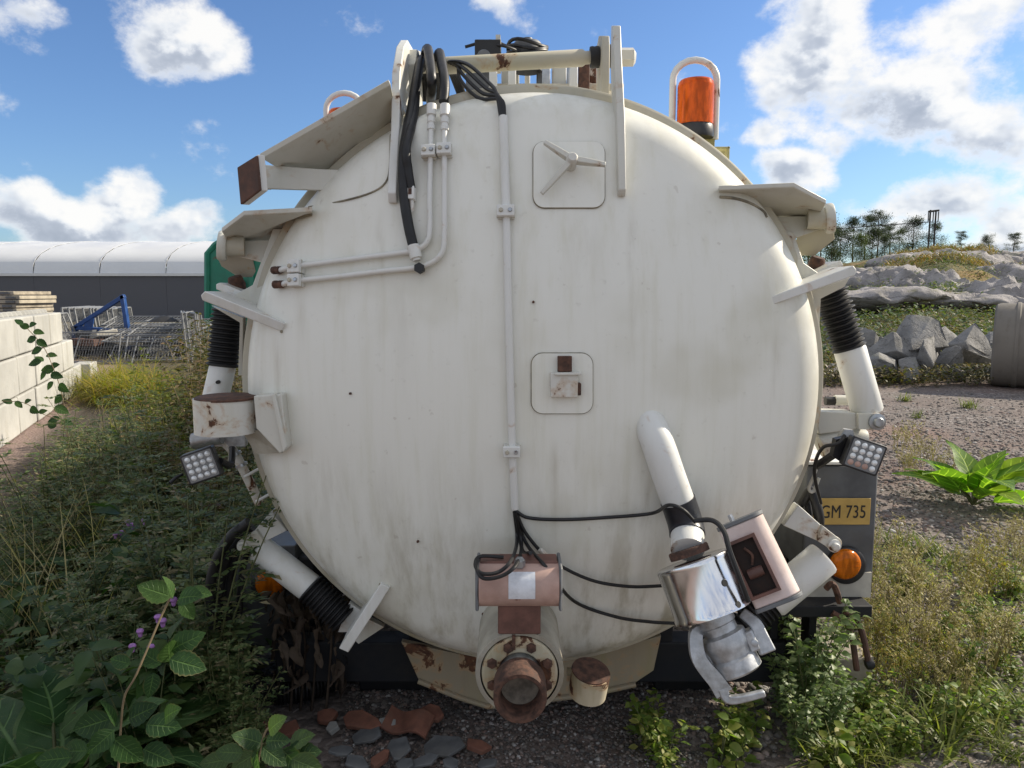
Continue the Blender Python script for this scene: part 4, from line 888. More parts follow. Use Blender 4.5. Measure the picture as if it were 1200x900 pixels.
# beacons
def beacon(px, pyb, Y, s, hoopmat='clean_white'):
    b = P(px, pyb, Y); mb = MB(); mb.lathe([(0, 0), (.066 * s, 0), (.068 * s, .01), (.064 * s, .05 * s), (.06 * s, .055 * s), (0, .055 * s)], b, (0, 0, 1), 36); o = build('beacon_base', mb, 'black_plastic', TK)
    z = Vector((0, 0, .046 * s)); pr = [(.0, .0), (.066 * s, 0)]
    for k in range(12): pr += [(.066 * s, .0118 * s * k + .004 * s), (.0652 * s, .0118 * s * k + .008 * s)]
    pr += [(.062 * s, .150 * s), (.056 * s, .157 * s), (0, .160 * s)]
    mb = MB(); mb.lathe(pr, b + z, (0, 0, 1), 40); build('beacon_lens', mb, 'amber_lens', o, smooth=25)
    mb = MB(); mb.lathe([(0, 0), (.030 * s, 0), (.034 * s, .05 * s), (.02 * s, .1 * s), (0, .1 * s)], b + z * 1.02, (0, 0, 1), 16); build('beacon_reflector', mb, 'letter_black', o)
    hp_ = [b + Vector((x * s, .02, zz * s)) for x, zz in ((-.080, -.14), (-.080, .12), (-.080, .21))] + [b + Vector((-.080 * s * math.cos(t), .02, (.21 + .070 * math.sin(t)) * s)) for t in np.linspace(.25, math.pi - .25, 9)] + [b + Vector((x * s, .02, zz * s)) for x, zz in ((.080, .21), (.080, .12), (.080, 0))]
    mb = MB(); mb.tube(hp_, .0125 * s, 12); build('beacon_guard', mb, hoopmat, o)
    mb = MB(); mb.box(b + Vector((.04 * s, 0, -.045)), (.15 * s, .12, .008)); mb.box(b + Vector((.11 * s, .0, -.075)), (.008, .12, .07)); mb.box(b + Vector((.03, .03, -.02)), (.10, .03, .05)); build('beacon_bracket', mb, 'olive_bracket', o, bevel=.002)
    return o
beacon(814, 162, 2.95, 1.02); beacon(404, 186, 3.25, .95)
# ================================================================== BACKGROUND LEFT
# --- block wall
WA = G(0, 528); WB = G(95, 458); WU = (WB - WA).normalized(); WN = Vector((WU.y, -WU.x, 0))   # WN faces the tank
BH = 0.445; BLN = 0.93; DEP = .45
wall = thing('block_wall', 'pale concrete wall of stacked interlocking blocks lit by the sun', 'wall', WA)
def wall_block(t0, t1, row):
    g = .016; o = WA + WU * ((t0 + t1) / 2) - WN * (DEP / 2) + Vector((0, 0, BH * (row + .5))); M = Matrix((WU, WN, Vector((0, 0, 1)))).transposed()
    j = random.uniform(-.008, .008); mb = MB(); mb.box(o + WN * j, (t1 - t0 - .05, DEP, BH - g), M); b = build('block', mb, 'concrete', wall, bevel=.02)
    return b, o
ends = (5.6, 4.75, 3.95)
for row in range(3):
    t = ends[row] - (0 if row != 1 else 0)
    while t > -4.5:
        b, o = wall_block(t - BLN, t, row); 
        if row == 2:
            for k in range(4):
                q = o + WU * (k - 1.5) * BLN / 4.2 + Vector((0, 0, BH / 2 - .004)); mb = MB(); mb.lathe([(0, .05), (.055, .05), (.085, 0)], q, (0, 0, 1), 4); build('stud', mb, 'concrete', b, bevel=.006)
        t -= BLN
e0 = G(101, 455); mb = MB(); mb.box(Vector((e0.x, e0.y, .22)), (.28, .5, .44), Matrix.Rotation(.3, 3, 'Z')); tag(build('concrete_block', mb, 'concrete', bevel=.015), 'single small concrete block standing past the end of the block wall', 'block')
# --- stack of shuttering boards behind wall
st = P(10, 354, 14.0); stk = thing('board_stack', 'stack of weathered shuttering boards rising behind the block wall', 'board stack', (st.x, 14, 0))
z = 0.0; k = 0
while z < 1.62:
    hh = .075; mb = MB(); xo = random.uniform(-.06, .06); mb.box((st.x - .45 + xo, 14, z + hh / 2), (1.9, 1.1, hh * .82)); build('board', mb, 'shutter_board' if k % 3 else 'timber_grey', stk, bevel=.008)
    for s in range(5):
        mb = MB(); mb.box((st.x - 1.25 + s * .40 + xo, 13.44, z + hh / 2), (.16, .02, hh * .5)); build('board_rib', mb, 'dark_panel', stk)
    z += hh; k += 1
mb = MB(); q = P(6, 366, 13.0); mb.box((q.x, 13.0, q.z / 2), (.5, .3, q.z)); tag(build('blue_crate', mb, 'blue_steel', bevel=.02), 'blue plastic crate between board stack and block wall', 'crate')
# --- tent hall
hall = thing('storage_hall', 'long storage tent with white arched roof and dark grey walls', 'building', (-24, 45, 0))
HX0 = -43.2; BAY = 3.85; HY = 45.0; EZ = P(100, 321, HY).z; RZ = P(100, 283.5, 53).z
for i in range(11):
    x0 = HX0 + i * BAY + 0.03; x1 = x0 + BAY - .06; vs = []; fs = []; NU, NV = 8, 14
    for u in range(NU + 1):
        for v in range(NV + 1):
            a = v / NV * math.pi; yy = HY + 9 - 9 * math.cos(a); zz = EZ + (RZ - EZ) * math.sin(a) ** .8
            sag = 0.0 * math.sin(math.pi * u / NU) * math.sin(a)
            vs.append((x0 + (x1 - x0) * u / NU, yy, zz + sag))
    for u in range(NU):
        for v in range(NV):
            q = u * (NV + 1) + v; fs.append((q, q + 1, q + NV + 2, q + NV + 1))
    mb = MB(); mb.add(vs, fs); build('roof_panel', mb, 'membrane_white', hall, smooth=60)
    mb = MB(); mb.box(((x0 + x1) / 2, HY + .05, EZ / 2 - .05), (x1 - x0 + .05, .06, EZ - .1)); build('wall_panel', mb, 'membrane_grey', hall)
    mb = MB(); mb.tube([(x0 - .03, HY + 9 - 9.02 * math.cos(v / 20 * math.pi), EZ + (RZ - EZ + .01) * math.sin(v / 20 * math.pi) ** .8) for v in range(21)], .012, 6); build('roof_seam', mb, 'membrane_white', hall)
mb = MB(); mb.box((HX0 + 5.5 * BAY, HY - .02, EZ - .04), (11 * BAY, .16, .16)); build('eave_beam', mb, 'membrane_white', hall)
mb = MB(); mb.box((HX0 + 5.5 * BAY, HY + 18, EZ / 2), (11 * BAY, .1, EZ)); build('back_wall', mb, 'membrane_grey', hall)
# --- green container
gy = 23.0
gpts = [P(243, 297, gy), P(252, 287, gy), P(270, 276, gy), P(400, 268, gy), P(400, 470, gy), P(246, 470, gy)]
gpts[-1].z = 0.0; gpts[-2].z = 0.0
cont = thing('green_container', 'green steel skip container standing behind the white tank', 'container', (gpts[0].x + 1.5, gy, 0))
mb = MB(); mb.prism(gpts, (0, .03, 0)); fpn = build('end_wall', mb, 'green_steel', cont, bevel=.006)
mb = MB(); mb.tube([gpts[-1], gpts[0], gpts[1], gpts[2], gpts[3]], .09, 6); build('rim_profile', mb, 'green_steel', cont)
mb = MB(); mb.prism([gpts[-1] + Vector((0, .03, 0)), gpts[0] + Vector((0, .03, 0)), gpts[0] + Vector((0, 5.0, 0)), gpts[-1] + Vector((0, 5.0, 0))], (.03, 0, 0)); build('side_wall', mb, 'green_steel', cont)
for k in range(4):
    mb = MB(); x = gpts[0].x + 1.3 + k * .9; mb.box((x, gy - .05, 1.3), (.14, .10, 2.6)); build('wall_rib', mb, 'green_steel', cont, bevel=.006)
mb = MB(); mb.lathe([(0, .06), (.18, .06), (.18, 0)], P(281, 333, gy - .05), (0, -1, 0), 18); build('lock_disc', mb, 'rust_pad', cont)
# --- blue frame
bf = thing('blue_steel_frame', 'blue triangular steel frame standing among the fence panels', 'steel frame', (*P(120, 388, 20.0).xy, 0))
pts = [P(88, 384, 20), P(144, 348, 20), P(150, 389, 20)]
for a, b in ((0, 1), (1, 2), (0, 2)):
    d = pts[b] - pts[a]; M = frame_of(d, (0, 1, 0)); mb = MB(); mb.box((pts[a] + pts[b]) / 2, (.14, .10, d.length + .1), M); build('beam', mb, 'blue_steel', bf, bevel=.01)
for q in (pts[0], pts[2]):
    mb = MB(); mb.box((q.x, 20, q.z / 2), (.12, .12, q.z)); build('leg', mb, 'blue_steel', bf)
mb = MB(); mb.prism([P(102, 374, 19.95), P(110, 372, 19.95), P(108, 386, 19.95), P(96, 386, 19.95)], (0, .03, 0)); build('gusset', mb, 'blue_steel', bf)
# --- fence panels
def fence_panel():
    r = thing('fence_panel', 'x', 'fence panel', (0, 0, 0), 'temporary fence panels', local=True)
    mb = MB(); Wd, Hh = 2.4, 1.15
    for pth in ([(-Wd / 2, 0, 0), (-Wd / 2, 0, Hh)], [(Wd / 2, 0, 0), (Wd / 2, 0, Hh)], [(-Wd / 2, 0, .03), (Wd / 2, 0, .03)], [(-Wd / 2, 0, Hh), (Wd / 2, 0, Hh)]): mb.tube(pth, .024, 6)
    build('frame', mb, 'fence_steel', r); mb = MB()
    for k in range(1, 22): mb.tube([(-Wd / 2 + Wd * k / 22, 0, .03), (-Wd / 2 + Wd * k / 22, 0, Hh)], .0045, 4)
    for k in range(1, 4): mb.tube([(-Wd / 2, 0, Hh * k / 4), (Wd / 2, 0, Hh * k / 4)], .0045, 4)
    build('wire_mesh', mb, 'fence_steel', r); return r
fp = fence_panel(); first = True
def put_fence(x, y, z, rx, rz, sc, label):
    global first
    o = fp if first else copy_tree(fp); first = False
    o.location = (x, y, z); o.rotation_euler = (rx, 0, rz); o.scale = (sc,) * 3; o['label'] = label
for k in range(9):
    q = P(98 + k * 6.5, 384, 21.5 + .12 * k); put_fence(q.x, q.y, q.z - .75, R_(-6), R_(108 + random.uniform(-5, 5)), 1.15, 'galvanised fence panel standing upright in the row behind the blue frame')
for k in range(4):
    q = P(66 + k * 5, 392, 18.5 + .1 * k); put_fence(q.x, q.y, q.z - .6, R_(-18), R_(104 + random.uniform(-6, 6)), 1.0, 'galvanised fence panel leaning over beside the end of the block wall')
for k in range(6):
    q = P(218 + k * 3.5, 392, 19 + .15 * k); put_fence(q.x, q.y, q.z - .6, R_(-4), R_(112 + random.uniform(-6, 6)), 1.0, 'galvanised fence panel standing upright beside the green container')
for k in range(7):
    q = P(165 + (k % 2) * 30, 396 - k * 3.2, 18.5 + .3 * k); put_fence(q.x, q.y, q.z - .1, R_(-78), R_((-6, 8, 2, -3, 5, -8, 4)[k]), .85, 'galvanised fence panel lying in the pile beneath the upright panels')
for k in range(5):
    q = P((98, 118, 185, 205, 160)[k], (412, 414, 410, 408, 416)[k], 17.4 + .2 * k); put_fence(q.x, q.y, q.z - .25, R_(-20 - 8 * k), R_((4, -8, 10, -5, 2)[k]), .62, 'short grey barrier panel at the foot of the fence panel pile')
pile = thing('scrap_heap', 'dark heap of dumped steel and tarpaulin under fence panels', 'scrap heap', (*P(160, 412, 19).xy, 0))
for k in range(16):
    q = P(92 + k * 9.5, random.uniform(384, 412), 19.6 + random.uniform(-.6, .6)); mb = MB()
    mb.box((q.x, q.y, max(.1, q.z - .1)), (random.uniform(.4, 1.0), random.uniform(.3, .7), random.uniform(.08, .25)), Matrix.Rotation(random.uniform(-.25, .25), 3, 'Y') @ Matrix.Rotation(random.uniform(0, 3), 3, 'Z'))
    build('scrap_piece', mb, random.choice(('dark_panel', 'chassis_paint', 'cast_aluminium', 'grey_plate', 'rust_pad', 'pale_panel', 'shutter_board')), pile, bevel=.015)
mb = MB(); mb.box((P(160, 405, 20.2).x, 20.3, .28), (3.6, .6, .55)); build('base_pallets', mb, 'dark_panel', pile, bevel=.02)
mb = MB(); mb.lathe([(0, .16), (.12, .14), (.28, .06), (.36, 0)], P(192, 377, 19.2), (0, 0, 1), 14); build('tarpaulin_lump', mb, 'rubber', pile)

# ================================================================== BACKGROUND RIGHT : hill, rocks, pipe, trees
def hill_h(x, y):
    px = 600 + FOC * x / max(y, 1)
    base = float(np.interp(y, (13.5, 17, 22, 26, 31, 38, 46, 60, 100, 150, 200), (-.15, .35, 1.0, 1.35, 1.75, 2.9, 4.1, 4.4, 6.2, 9.0, 9.0)))
    mask = min(1, max(0, (px - 860) / 110)); mask = mask * mask * (3 - 2 * mask)
    shp = float(np.interp(px, (900, 980, 1060, 1110, 1160, 1250, 1500), (.35, .66, .94, 1.0, .92, .86, .8)))
    n = mnoise.fractal(Vector((x * .16, y * .16, 3.1)), 1.0, 2.1, 6); n2 = abs(mnoise.noise(Vector((x * .35, y * .5, 9.0))))
    amp = min(1, max(0, (y - 15) / 15))
    return (base * shp + amp * (.75 * n - .5 * n2 + .15)) * mask - .12 * (1 - mask)
ys = np.concatenate([np.arange(13, 30, .35), np.arange(30, 62, .55), np.arange(62, 200, 4)]); us = np.linspace(840, 1420, 190)
vs = []; fs = []
for y in ys:
    for u in us:
        x = (u - 600) / FOC * y; vs.append((x, float(y), hill_h(x, y)))
nu = len(us)
for i in range(len(ys) - 1):
    for j in range(nu - 1): q = i * nu + j; fs.append((q, q + 1, q + nu + 1, q + nu))
mb = MB(); mb.add(vs, fs); tag(build('hill', mb, 'hill_ground', smooth=80), kind='structure')
# --- rocks
def rock_mesh(name, size, seed, mat, ang=True, sub=3, amp=.10):
    rr = random.Random(seed); bm = bmesh.new()
    if ang:
        for _ in range(9):
            v = Vector((rr.gauss(0, 1), rr.gauss(0, 1), rr.gauss(0, 1))).normalized(); bm.verts.new((v.x * size[0] * rr.uniform(.8, 1.05), v.y * size[1] * rr.uniform(.8, 1.05), v.z * size[2] * rr.uniform(.8, 1.05)))
        bmesh.ops.convex_hull(bm, input=bm.verts); bmesh.ops.delete(bm, geom=[v for v in bm.verts if not v.link_faces], context='VERTS')
        bmesh.ops.bevel(bm, geom=list(bm.edges), offset=.02 * max(size), segments=2, affect='EDGES', profile=.6)
        bmesh.ops.triangulate(bm, faces=bm.faces); bmesh.ops.subdivide_edges(bm, edges=bm.edges, cuts=2, use_grid_fill=True)
    else:
        bmesh.ops.create_icosphere(bm, subdivisions=sub + 1, radius=1)
        for v in bm.verts: v.co = Vector((v.co.x * size[0], v.co.y * size[1], v.co.z * size[2]))
    bm.normal_update(); off = Vector((seed * 3.1, seed * 1.7, 0)); sc = 1.6 / max(size)
    for v in bm.verts:
        d = mnoise.fractal((v.co + off) * sc * (1 if ang else 1.6), 1.0, 2.0, 5); v.co += v.normal * d * amp * min(size) * (1 if ang else 2.2)
        if not ang: v.co.z += -abs(mnoise.noise(Vector((v.co.x * 1.1 + seed, v.co.y * 2.2, 0)))) * .8 * size[2]
    me = bpy.data.meshes.new(name); bm.to_mesh(me); bm.free()
    me.polygons.foreach_set('use_smooth', [True] * len(me.polygons)); me.set_sharp_from_angle(angle=R_(42)); me.materials.append(MAT[mat])
    return link(bpy.data.objects.new(name, me))
bould = [(1074, 397, 14.6, (.66, .55, .50), 3, .5, 'large angular grey boulder on top of the boulder heap'), (1000, 386, 15.2, (.60, .5, .62), 8, .2, 'rounded grey boulder behind the white ram barrel'),
         (1045, 414, 14.6, (.80, .6, .58), 12, -.3, 'broad brownish boulder under the large angular boulder'), (1094, 422, 14.1, (.74, .55, .56), 21, .3, 'pale boulder at the gravel edge below the angular boulder'),
         (1142, 402, 15.0, (.72, .5, .62), 5, .1, 'grey boulder half hidden by weeds beside the concrete pipe'), (1014, 412, 14.6, (.42, .4, .44), 14, 1.0, 'small dark boulder wedged at the left of the heap'),
         (1030, 428, 14.1, (.40, .35, .34), 51, .7, 'dark wedge-shaped stone in front of the brownish boulder'), (1066, 430, 13.9, (.36, .3, .30), 53, .2, 'cracked grey stone between brownish and pale boulders'), (1116, 410, 14.6, (.48, .4, .42), 57, 1.2, 'tilted grey block right of the large angular boulder'),
         (1044, 392, 15.6, (.5, .4, .46), 61, .4, 'grey boulder behind the brownish boulder'), (1168, 392, 15.8, (.5, .4, .42), 63, .9, 'mossy boulder against the end of the concrete pipe'), (1110, 388, 16.2, (.45, .4, .40), 67, .1, 'low boulder in the weeds behind the heap'),
         (1120, 432, 14.0, (.24, .2, .2), 31, 0, 'small stone in front of the pale boulder'), (985, 420, 14.2, (.35, .3, .2), 33, .4, 'flat stone beside the white ram barrel')]
for (px, py, Y, sz, seed, rz, lab) in bould:
    q = P(px, py, Y); gz = max(0, hill_h(q.x, q.y)); q.z = q.z if seed == 3 else min(q.z, gz + .62 * sz[2]); o = rock_mesh('boulder', sz, seed, 'granite'); o.location = (q.x, q.y, q.z); o.rotation_euler = (random.uniform(-.12, .12), random.uniform(-.12, .12), rz); tag(o, lab, 'boulder')
slabs = [(1015, 345, 25, (2.6, 1.9, .38), 2, 'long pale bedrock slab above the boulders'), (1085, 350, 25.5, (3.2, 2.0, .34), 6, 'cracked bedrock slab joined to the long pale slab'), (1140, 344, 27, (1.8, 1.6, .5), 9, 'pale bedrock slab tapering toward the right'),
         (1185, 343, 25, (1.6, 1.8, .75), 13, 'grey bedrock hump above the concrete pipe'), (1048, 322, 36, (2.4, 2, .8), 17, 'grey rock face in the middle of the slope'), (1085, 330, 33, (1.8, 1.5, .9), 19, 'rounded rock under the grassy hilltop'),
         (1135, 304, 42, (3.2, 2.4, .85), 23, 'wide pale rock dome on the hilltop'), (1190, 320, 36, (2.4, 2.0, .8), 27, 'broken rock ledge at the right of slope'), (1010, 325, 38, (3.4, 2, .9), 29, 'low grey rocks at the left foot of the pines'), (1170, 302, 44, (2.5, 2, .7), 37, 'low rock ridge beside the pale dome'),
         (1062, 302, 42, (2.2, 1.6, .5), 41, 'small rock rib under the dry orange grass')]
for (px, py, Y, sz, seed, lab) in slabs:
    o = rock_mesh('rock_outcrop', sz, seed, 'pale_granite', ang=False, sub=4, amp=.16); q = P(px, py, Y); o.location = (q.x, q.y, q.z - sz[2] * .45); o.rotation_euler = (random.uniform(-.08, .08), random.uniform(-.06, .06), random.uniform(-.3, .3)); tag(o, lab, 'rock')
# --- concrete pipe
q = P(1192, 455, 12.7); L = 2.2; rr = .72; cpz = rr
pip = thing('concrete_pipe', 'brown concrete pipe lying on the gravel beside boulders', 'concrete pipe', (q.x + L / 2, 12.7 + rr, 0))
mb = MB(); mb.lathe([(rr - .11, .0), (rr - .06, 0), (rr - .015, .03), (rr, .09), (rr, L - .1), (rr - .02, L), (rr - .11, L), (rr - .11, .0)], (q.x, 12.7 + rr, rr), (1, -.66, 0), 56); build('pipe_barrel', mb, 'concrete_brown', pip)
mb = MB(); mb.lathe([(rr + .001, .30), (rr + .02, .32), (rr + .02, .36), (rr + .001, .38)], (q.x, 12.7 + rr, rr), (1, -.66, 0), 56); build('pipe_band', mb, 'concrete_brown', pip)
# --- power line
pole = thing('power_pylon', 'distant two-legged wooden power line pole above the hilltop trees', 'power pole', (*P(1094, 300, 95).xy, 0))
for x in (1090.5, 1097):
    a = P(x, 246, 95); mb = MB(); mb.tube([(a.x, 95, 0), a], [.13, .10], 8); build('pole', mb, 'pole_wood', pole)
a = P(1088, 248, 95); b = P(1100.5, 246.5, 95); mb = MB(); mb.tube([a, b], .12, 6); build('cross_arm', mb, 'pole_wood', pole)
for x in (1088.3, 1094, 1100):
    a = P(x, 248, 95); mb = MB(); mb.tube([a, a - Vector((0, 0, 1.2))], .07, 6); build('insulator', mb, 'grey_plate', pole)
    e = Vector((-30, 150, a.z + 4)); mb = MB(); s_ = a - Vector((0, 0, 1.2)); mb.tube([s_.lerp(e, t) - Vector((0, 0, 9 * t * (1 - t))) for t in np.linspace(0, 1, 12)], .018, 4); build('wire', mb, 'pole_wood', pole)

# ================================================================== VEGETATION TOOLKIT (numpy)
def leaf(n=3, w=.25, fold=.15, curl=.25, tip=.75, wavy=0.0, serr=0):
    V = []; 
    for i in range(n + 1):
        t = i / n; ww = w * (math.sin(math.pi * min(1, t ** tip)) ** .8 if 0 < t < 1 else 0.02)
        if serr and 0 < i < n: ww *= 1 + serr * (-1) ** i
        z = -curl * t * t; V += [(t, ww, z + fold * ww + wavy * math.sin(t * 11)), (t, 0, z), (t, -ww, z + fold * ww - wavy * math.sin(t * 9 + 1))]
    Fc = []
    for i in range(n):
        a = 3 * i; b = a + 3; Fc += [(a, a + 1, b + 1), (a, b + 1, b), (a + 1, a + 2, b + 2), (a + 1, b + 2, b + 1)]
    return np.array(V), np.array(Fc)
def leaf_uv(n): return np.array([(i / n, v) for i in range(n + 1) for v in (0.0, .5, 1.0)])
def blade(n=4, w=.02, curl=.4):
    V = []; Fc = []
    for i in range(n + 1):
        t = i / n; ww = w * (1 - t) ** .7; V += [(t * (1 - .25 * curl * t), ww, -curl * t * t), (t * (1 - .25 * curl * t), -ww, -curl * t * t)]
    for i in range(n): a = 2 * i; Fc += [(a, a + 1, a + 3), (a, a + 3, a + 2)]
    return np.array(V), np.array(Fc)
def inst(tpl, pos, dirs, scale, roll=None, wscale=None):
    """instances of a template whose +X runs along dirs"""
    V, Fc = tpl; pos = np.asarray(pos, float); dirs = np.asarray(dirs, float); K = len(pos)
    d = dirs / np.linalg.norm(dirs, axis=1, keepdims=True); up = np.tile([0, 0, 1.0], (K, 1)); up[np.abs(d[:, 2]) > .95] = [0.3, 1, 0]
    s = np.cross(up, d); s /= np.linalg.norm(s, axis=1, keepdims=True); n = np.cross(d, s)
    if roll is not None:
        c, sn = np.cos(roll)[:, None], np.sin(roll)[:, None]; s, n = s * c + n * sn, n * c - s * sn
    sc = np.broadcast_to(np.asarray(scale, float), (K,))[:, None, None]; ws = sc if wscale is None else np.broadcast_to(np.asarray(wscale, float), (K,))[:, None, None]
    W = pos[:, None, :] + sc * V[None, :, 0:1] * d[:, None, :] + ws * V[None, :, 1:2] * s[:, None, :] + sc * V[None, :, 2:3] * n[:, None, :]
    FF = Fc[None] + (np.arange(K) * len(V))[:, None, None]
    return W.reshape(-1, 3), FF.reshape(-1, 3)
def join(parts):
    Vs = []; Fs = []; k = 0
    for V, Fc in parts: Vs.append(V); Fs.append(Fc + k); k += len(V)
    return np.concatenate(Vs), np.concatenate(Fs)
def tubes(paths, rads, seg=4):
    Vs = []; Fs = []; k = 0
    for pth, r in zip(paths, rads):
        mb = MB(); mb.tube(pth, r, seg, cap=False); V = np.array(mb.v); Fq = np.array(mb.f); Fs.append(np.concatenate([Fq[:, [0, 1, 2]], Fq[:, [0, 2, 3]]]) + k); Vs.append(V); k += len(V)
    return np.concatenate(Vs), np.concatenate(Fs)
def rdir(n, zlo=-.2, zhi=.8):
    a = RNG.uniform(0, 2 * math.pi, n); z = RNG.uniform(zlo, zhi, n); r = np.sqrt(np.maximum(0.05, 1 - z * z)); return np.stack([r * np.cos(a), r * np.sin(a), z], 1)
def plant_thing(name, label, cat, group, parts):
    """parts: [(part name, V, F, material)]"""
    r = thing(name, label, cat, (0, 0, 0), group, local=True)
    for (pn, V, Fc, mt) in parts: tri_obj(pn, V, Fc, mt, r)
    return r
def scatter(protos, spots, label=None):
    """spots: (x, y, z, rz, scale, tilt)"""
    used = set()
    for i, s in enumerate(spots):
        k = i % len(protos); o = protos[k] if k not in used else copy_tree(protos[k]); used.add(k)
        o.location = s[:3]; o.rotation_euler = (s[5] if len(s) > 5 else 0, s[6] if len(s) > 6 else 0, s[3]); o.scale = (s[4],) * 3
        if label: o['label'] = label if isinstance(label, str) else label[i]
    for k, p in enumerate(protos):
        if k not in used:
            for c in list(p.children): bpy.data.objects.remove(c)
            bpy.data.objects.remove(p)
LF_N = leaf(2, .19, .2, .2); LF_M = leaf(3, .28, .18, .3); LF_D = leaf(4, .34, .2, .35, .6, serr=.14); LF_O = leaf(5, .36, .22, .25, .8); BL_ = blade()
# --- weed builders (local coordinates, metres)
def mk_mugwort(h, seed, dens=1.0):
    rg = np.random.default_rng(seed); paths = []; rads = []; lp = []; ld = []; ls = []
    for st_ in range(rg.integers(6, 10)):
        a = rg.uniform(0, 6.28); lean = rg.uniform(.05, .40); hh = h * rg.uniform(.7, 1.05)
        pth = [Vector((.05 * math.cos(a) + lean * hh * t ** 1.6 * math.cos(a), .05 * math.sin(a) + lean * hh * t ** 1.6 * math.sin(a), hh * t)) for t in np.linspace(0, 1, 7)]
        paths.append(pth); rads.append([.006 * (1 - .7 * t) for t in np.linspace(0, 1, 7)])
        for t in np.linspace(.12, .98, int(16 * dens)):
            i = min(5, int(t * 6)); q = pth[i].lerp(pth[i + 1], t * 6 - i)
            for s_ in range(2):
                b = rg.uniform(0, 6.28); L = .15 * (1 - .55 * t) * rg.uniform(.7, 1.2); dr = np.array([math.cos(b), math.sin(b), rg.uniform(.1, .7)]); dr /= np.linalg.norm(dr)
                side = np.cross(dr, [0, 0, 1]); side /= np.linalg.norm(side)
                for m_ in range(5):
                    f = .2 + .8 * m_ / 4; base = np.array(q) + dr * L * f - np.array([0, 0, .25 * L * f * f])
                    for sg in ((1, -1) if m_ < 4 else (0,)):
                        lp.append(base); ld.append(dr + side * sg * 1.0 + rg.normal(0, .15, 3)); ls.append(L * rg.uniform(.35, .55))
    V, Fc = inst(LF_N, lp, ld, np.array(ls), rg.uniform(-.6, .6, len(lp))); return tubes(paths, rads), (V, Fc)
def mk_leafy(h, seed, nst=6, tpl=LF_D, ln=.035, nodes=14, spread=.5):
    rg = np.random.default_rng(seed); paths = []; rads = []; lp = []; ld = []; ls = []
    for st_ in range(nst):
        a = rg.uniform(0, 6.28); lean = rg.uniform(.05, spread); hh = h * rg.uniform(.6, 1.05)
        pth = [Vector((lean * hh * t ** 1.3 * math.cos(a), lean * hh * t ** 1.3 * math.sin(a), hh * t)) for t in np.linspace(0, 1, 6)]; paths.append(pth); rads.append([.004 * (1 - .6 * t) for t in np.linspace(0, 1, 6)])
        for t in np.linspace(.1, 1, nodes):
            i = min(4, int(t * 5)); q = np.array(pth[i].lerp(pth[i + 1], t * 5 - i)); br = rg.uniform(.02, .10) * (1.2 - t)
            for s_ in range(4):
                b = rg.uniform(0, 6.28); dr = np.array([math.cos(b), math.sin(b), rg.uniform(-.3, .7)]); lp.append(q + dr * br * rg.uniform(.1, 1.0)); ld.append(dr); ls.append(ln * rg.uniform(.6, 1.4))
    V, Fc = inst(tpl, lp, ld, np.array(ls), rg.uniform(-.8, .8, len(lp))); return tubes(paths, rads), (V, Fc)
def mk_dry(h, seed, nst=9, heads=True):
    rg = np.random.default_rng(seed); paths = []; rads = []; lp = []; ld = []; ls = []
    for st_ in range(nst):
        a = rg.uniform(0, 6.28); lean = rg.uniform(.05, .5); hh = h * rg.uniform(.5, 1.05); c = rg.uniform(-.08, .08, 2)
        pth = [Vector((c[0] + lean * hh * t ** 1.5 * math.cos(a), c[1] + lean * hh * t ** 1.5 * math.sin(a), hh * t)) for t in np.linspace(0, 1, 5)]; paths.append(pth); rads.append([.0028 * (1 - .6 * t) for t in np.linspace(0, 1, 5)])
        for t in rg.uniform(.35, 1, 7):
            i = min(3, int(t * 4)); q = pth[i].lerp(pth[i + 1], t * 4 - i); b = rg.uniform(0, 6.28); L = hh * rg.uniform(.06, .18); e = q + Vector((math.cos(b), math.sin(b), rg.uniform(.4, 1.2))) * L
            paths.append([q, e]); rads.append([.0018, .001])
            if heads:
                for _ in range(7): f = rg.uniform(.3, 1.0); lp.append(np.array(q.lerp(e, f)) + rg.normal(0, .006, 3)); ld.append(rg.normal(0, 1, 3)); ls.append(rg.uniform(.008, .022))
    V, Fc = inst(LF_N, lp, ld, np.array(ls)); return tubes(paths, rads, 3), (V, Fc)
def mk_grass(n, h, seed, rad=.08, curl=(.2, .9), w=.012):
    rg = np.random.default_rng(seed); pos = np.concatenate([rg.normal(0, rad, (n, 2)), np.zeros((n, 1))], 1); a = rg.uniform(0, 6.28, n); up = rg.uniform(.8, 3.0, n)
    d = np.stack([np.cos(a), np.sin(a), up], 1); parts = []
    for c in np.linspace(*curl, 3):
        m = rg.integers(0, 3, n) == int(round((c - curl[0]) / max(1e-6, curl[1] - curl[0]) * 2)); 
        if m.sum(): parts.append(inst(blade(4, 1.0, c), pos[m], d[m], h * rg.uniform(.5, 1.1, m.sum()), None, w * rg.uniform(.5, 1.2, m.sum()) ))
    return join(parts)
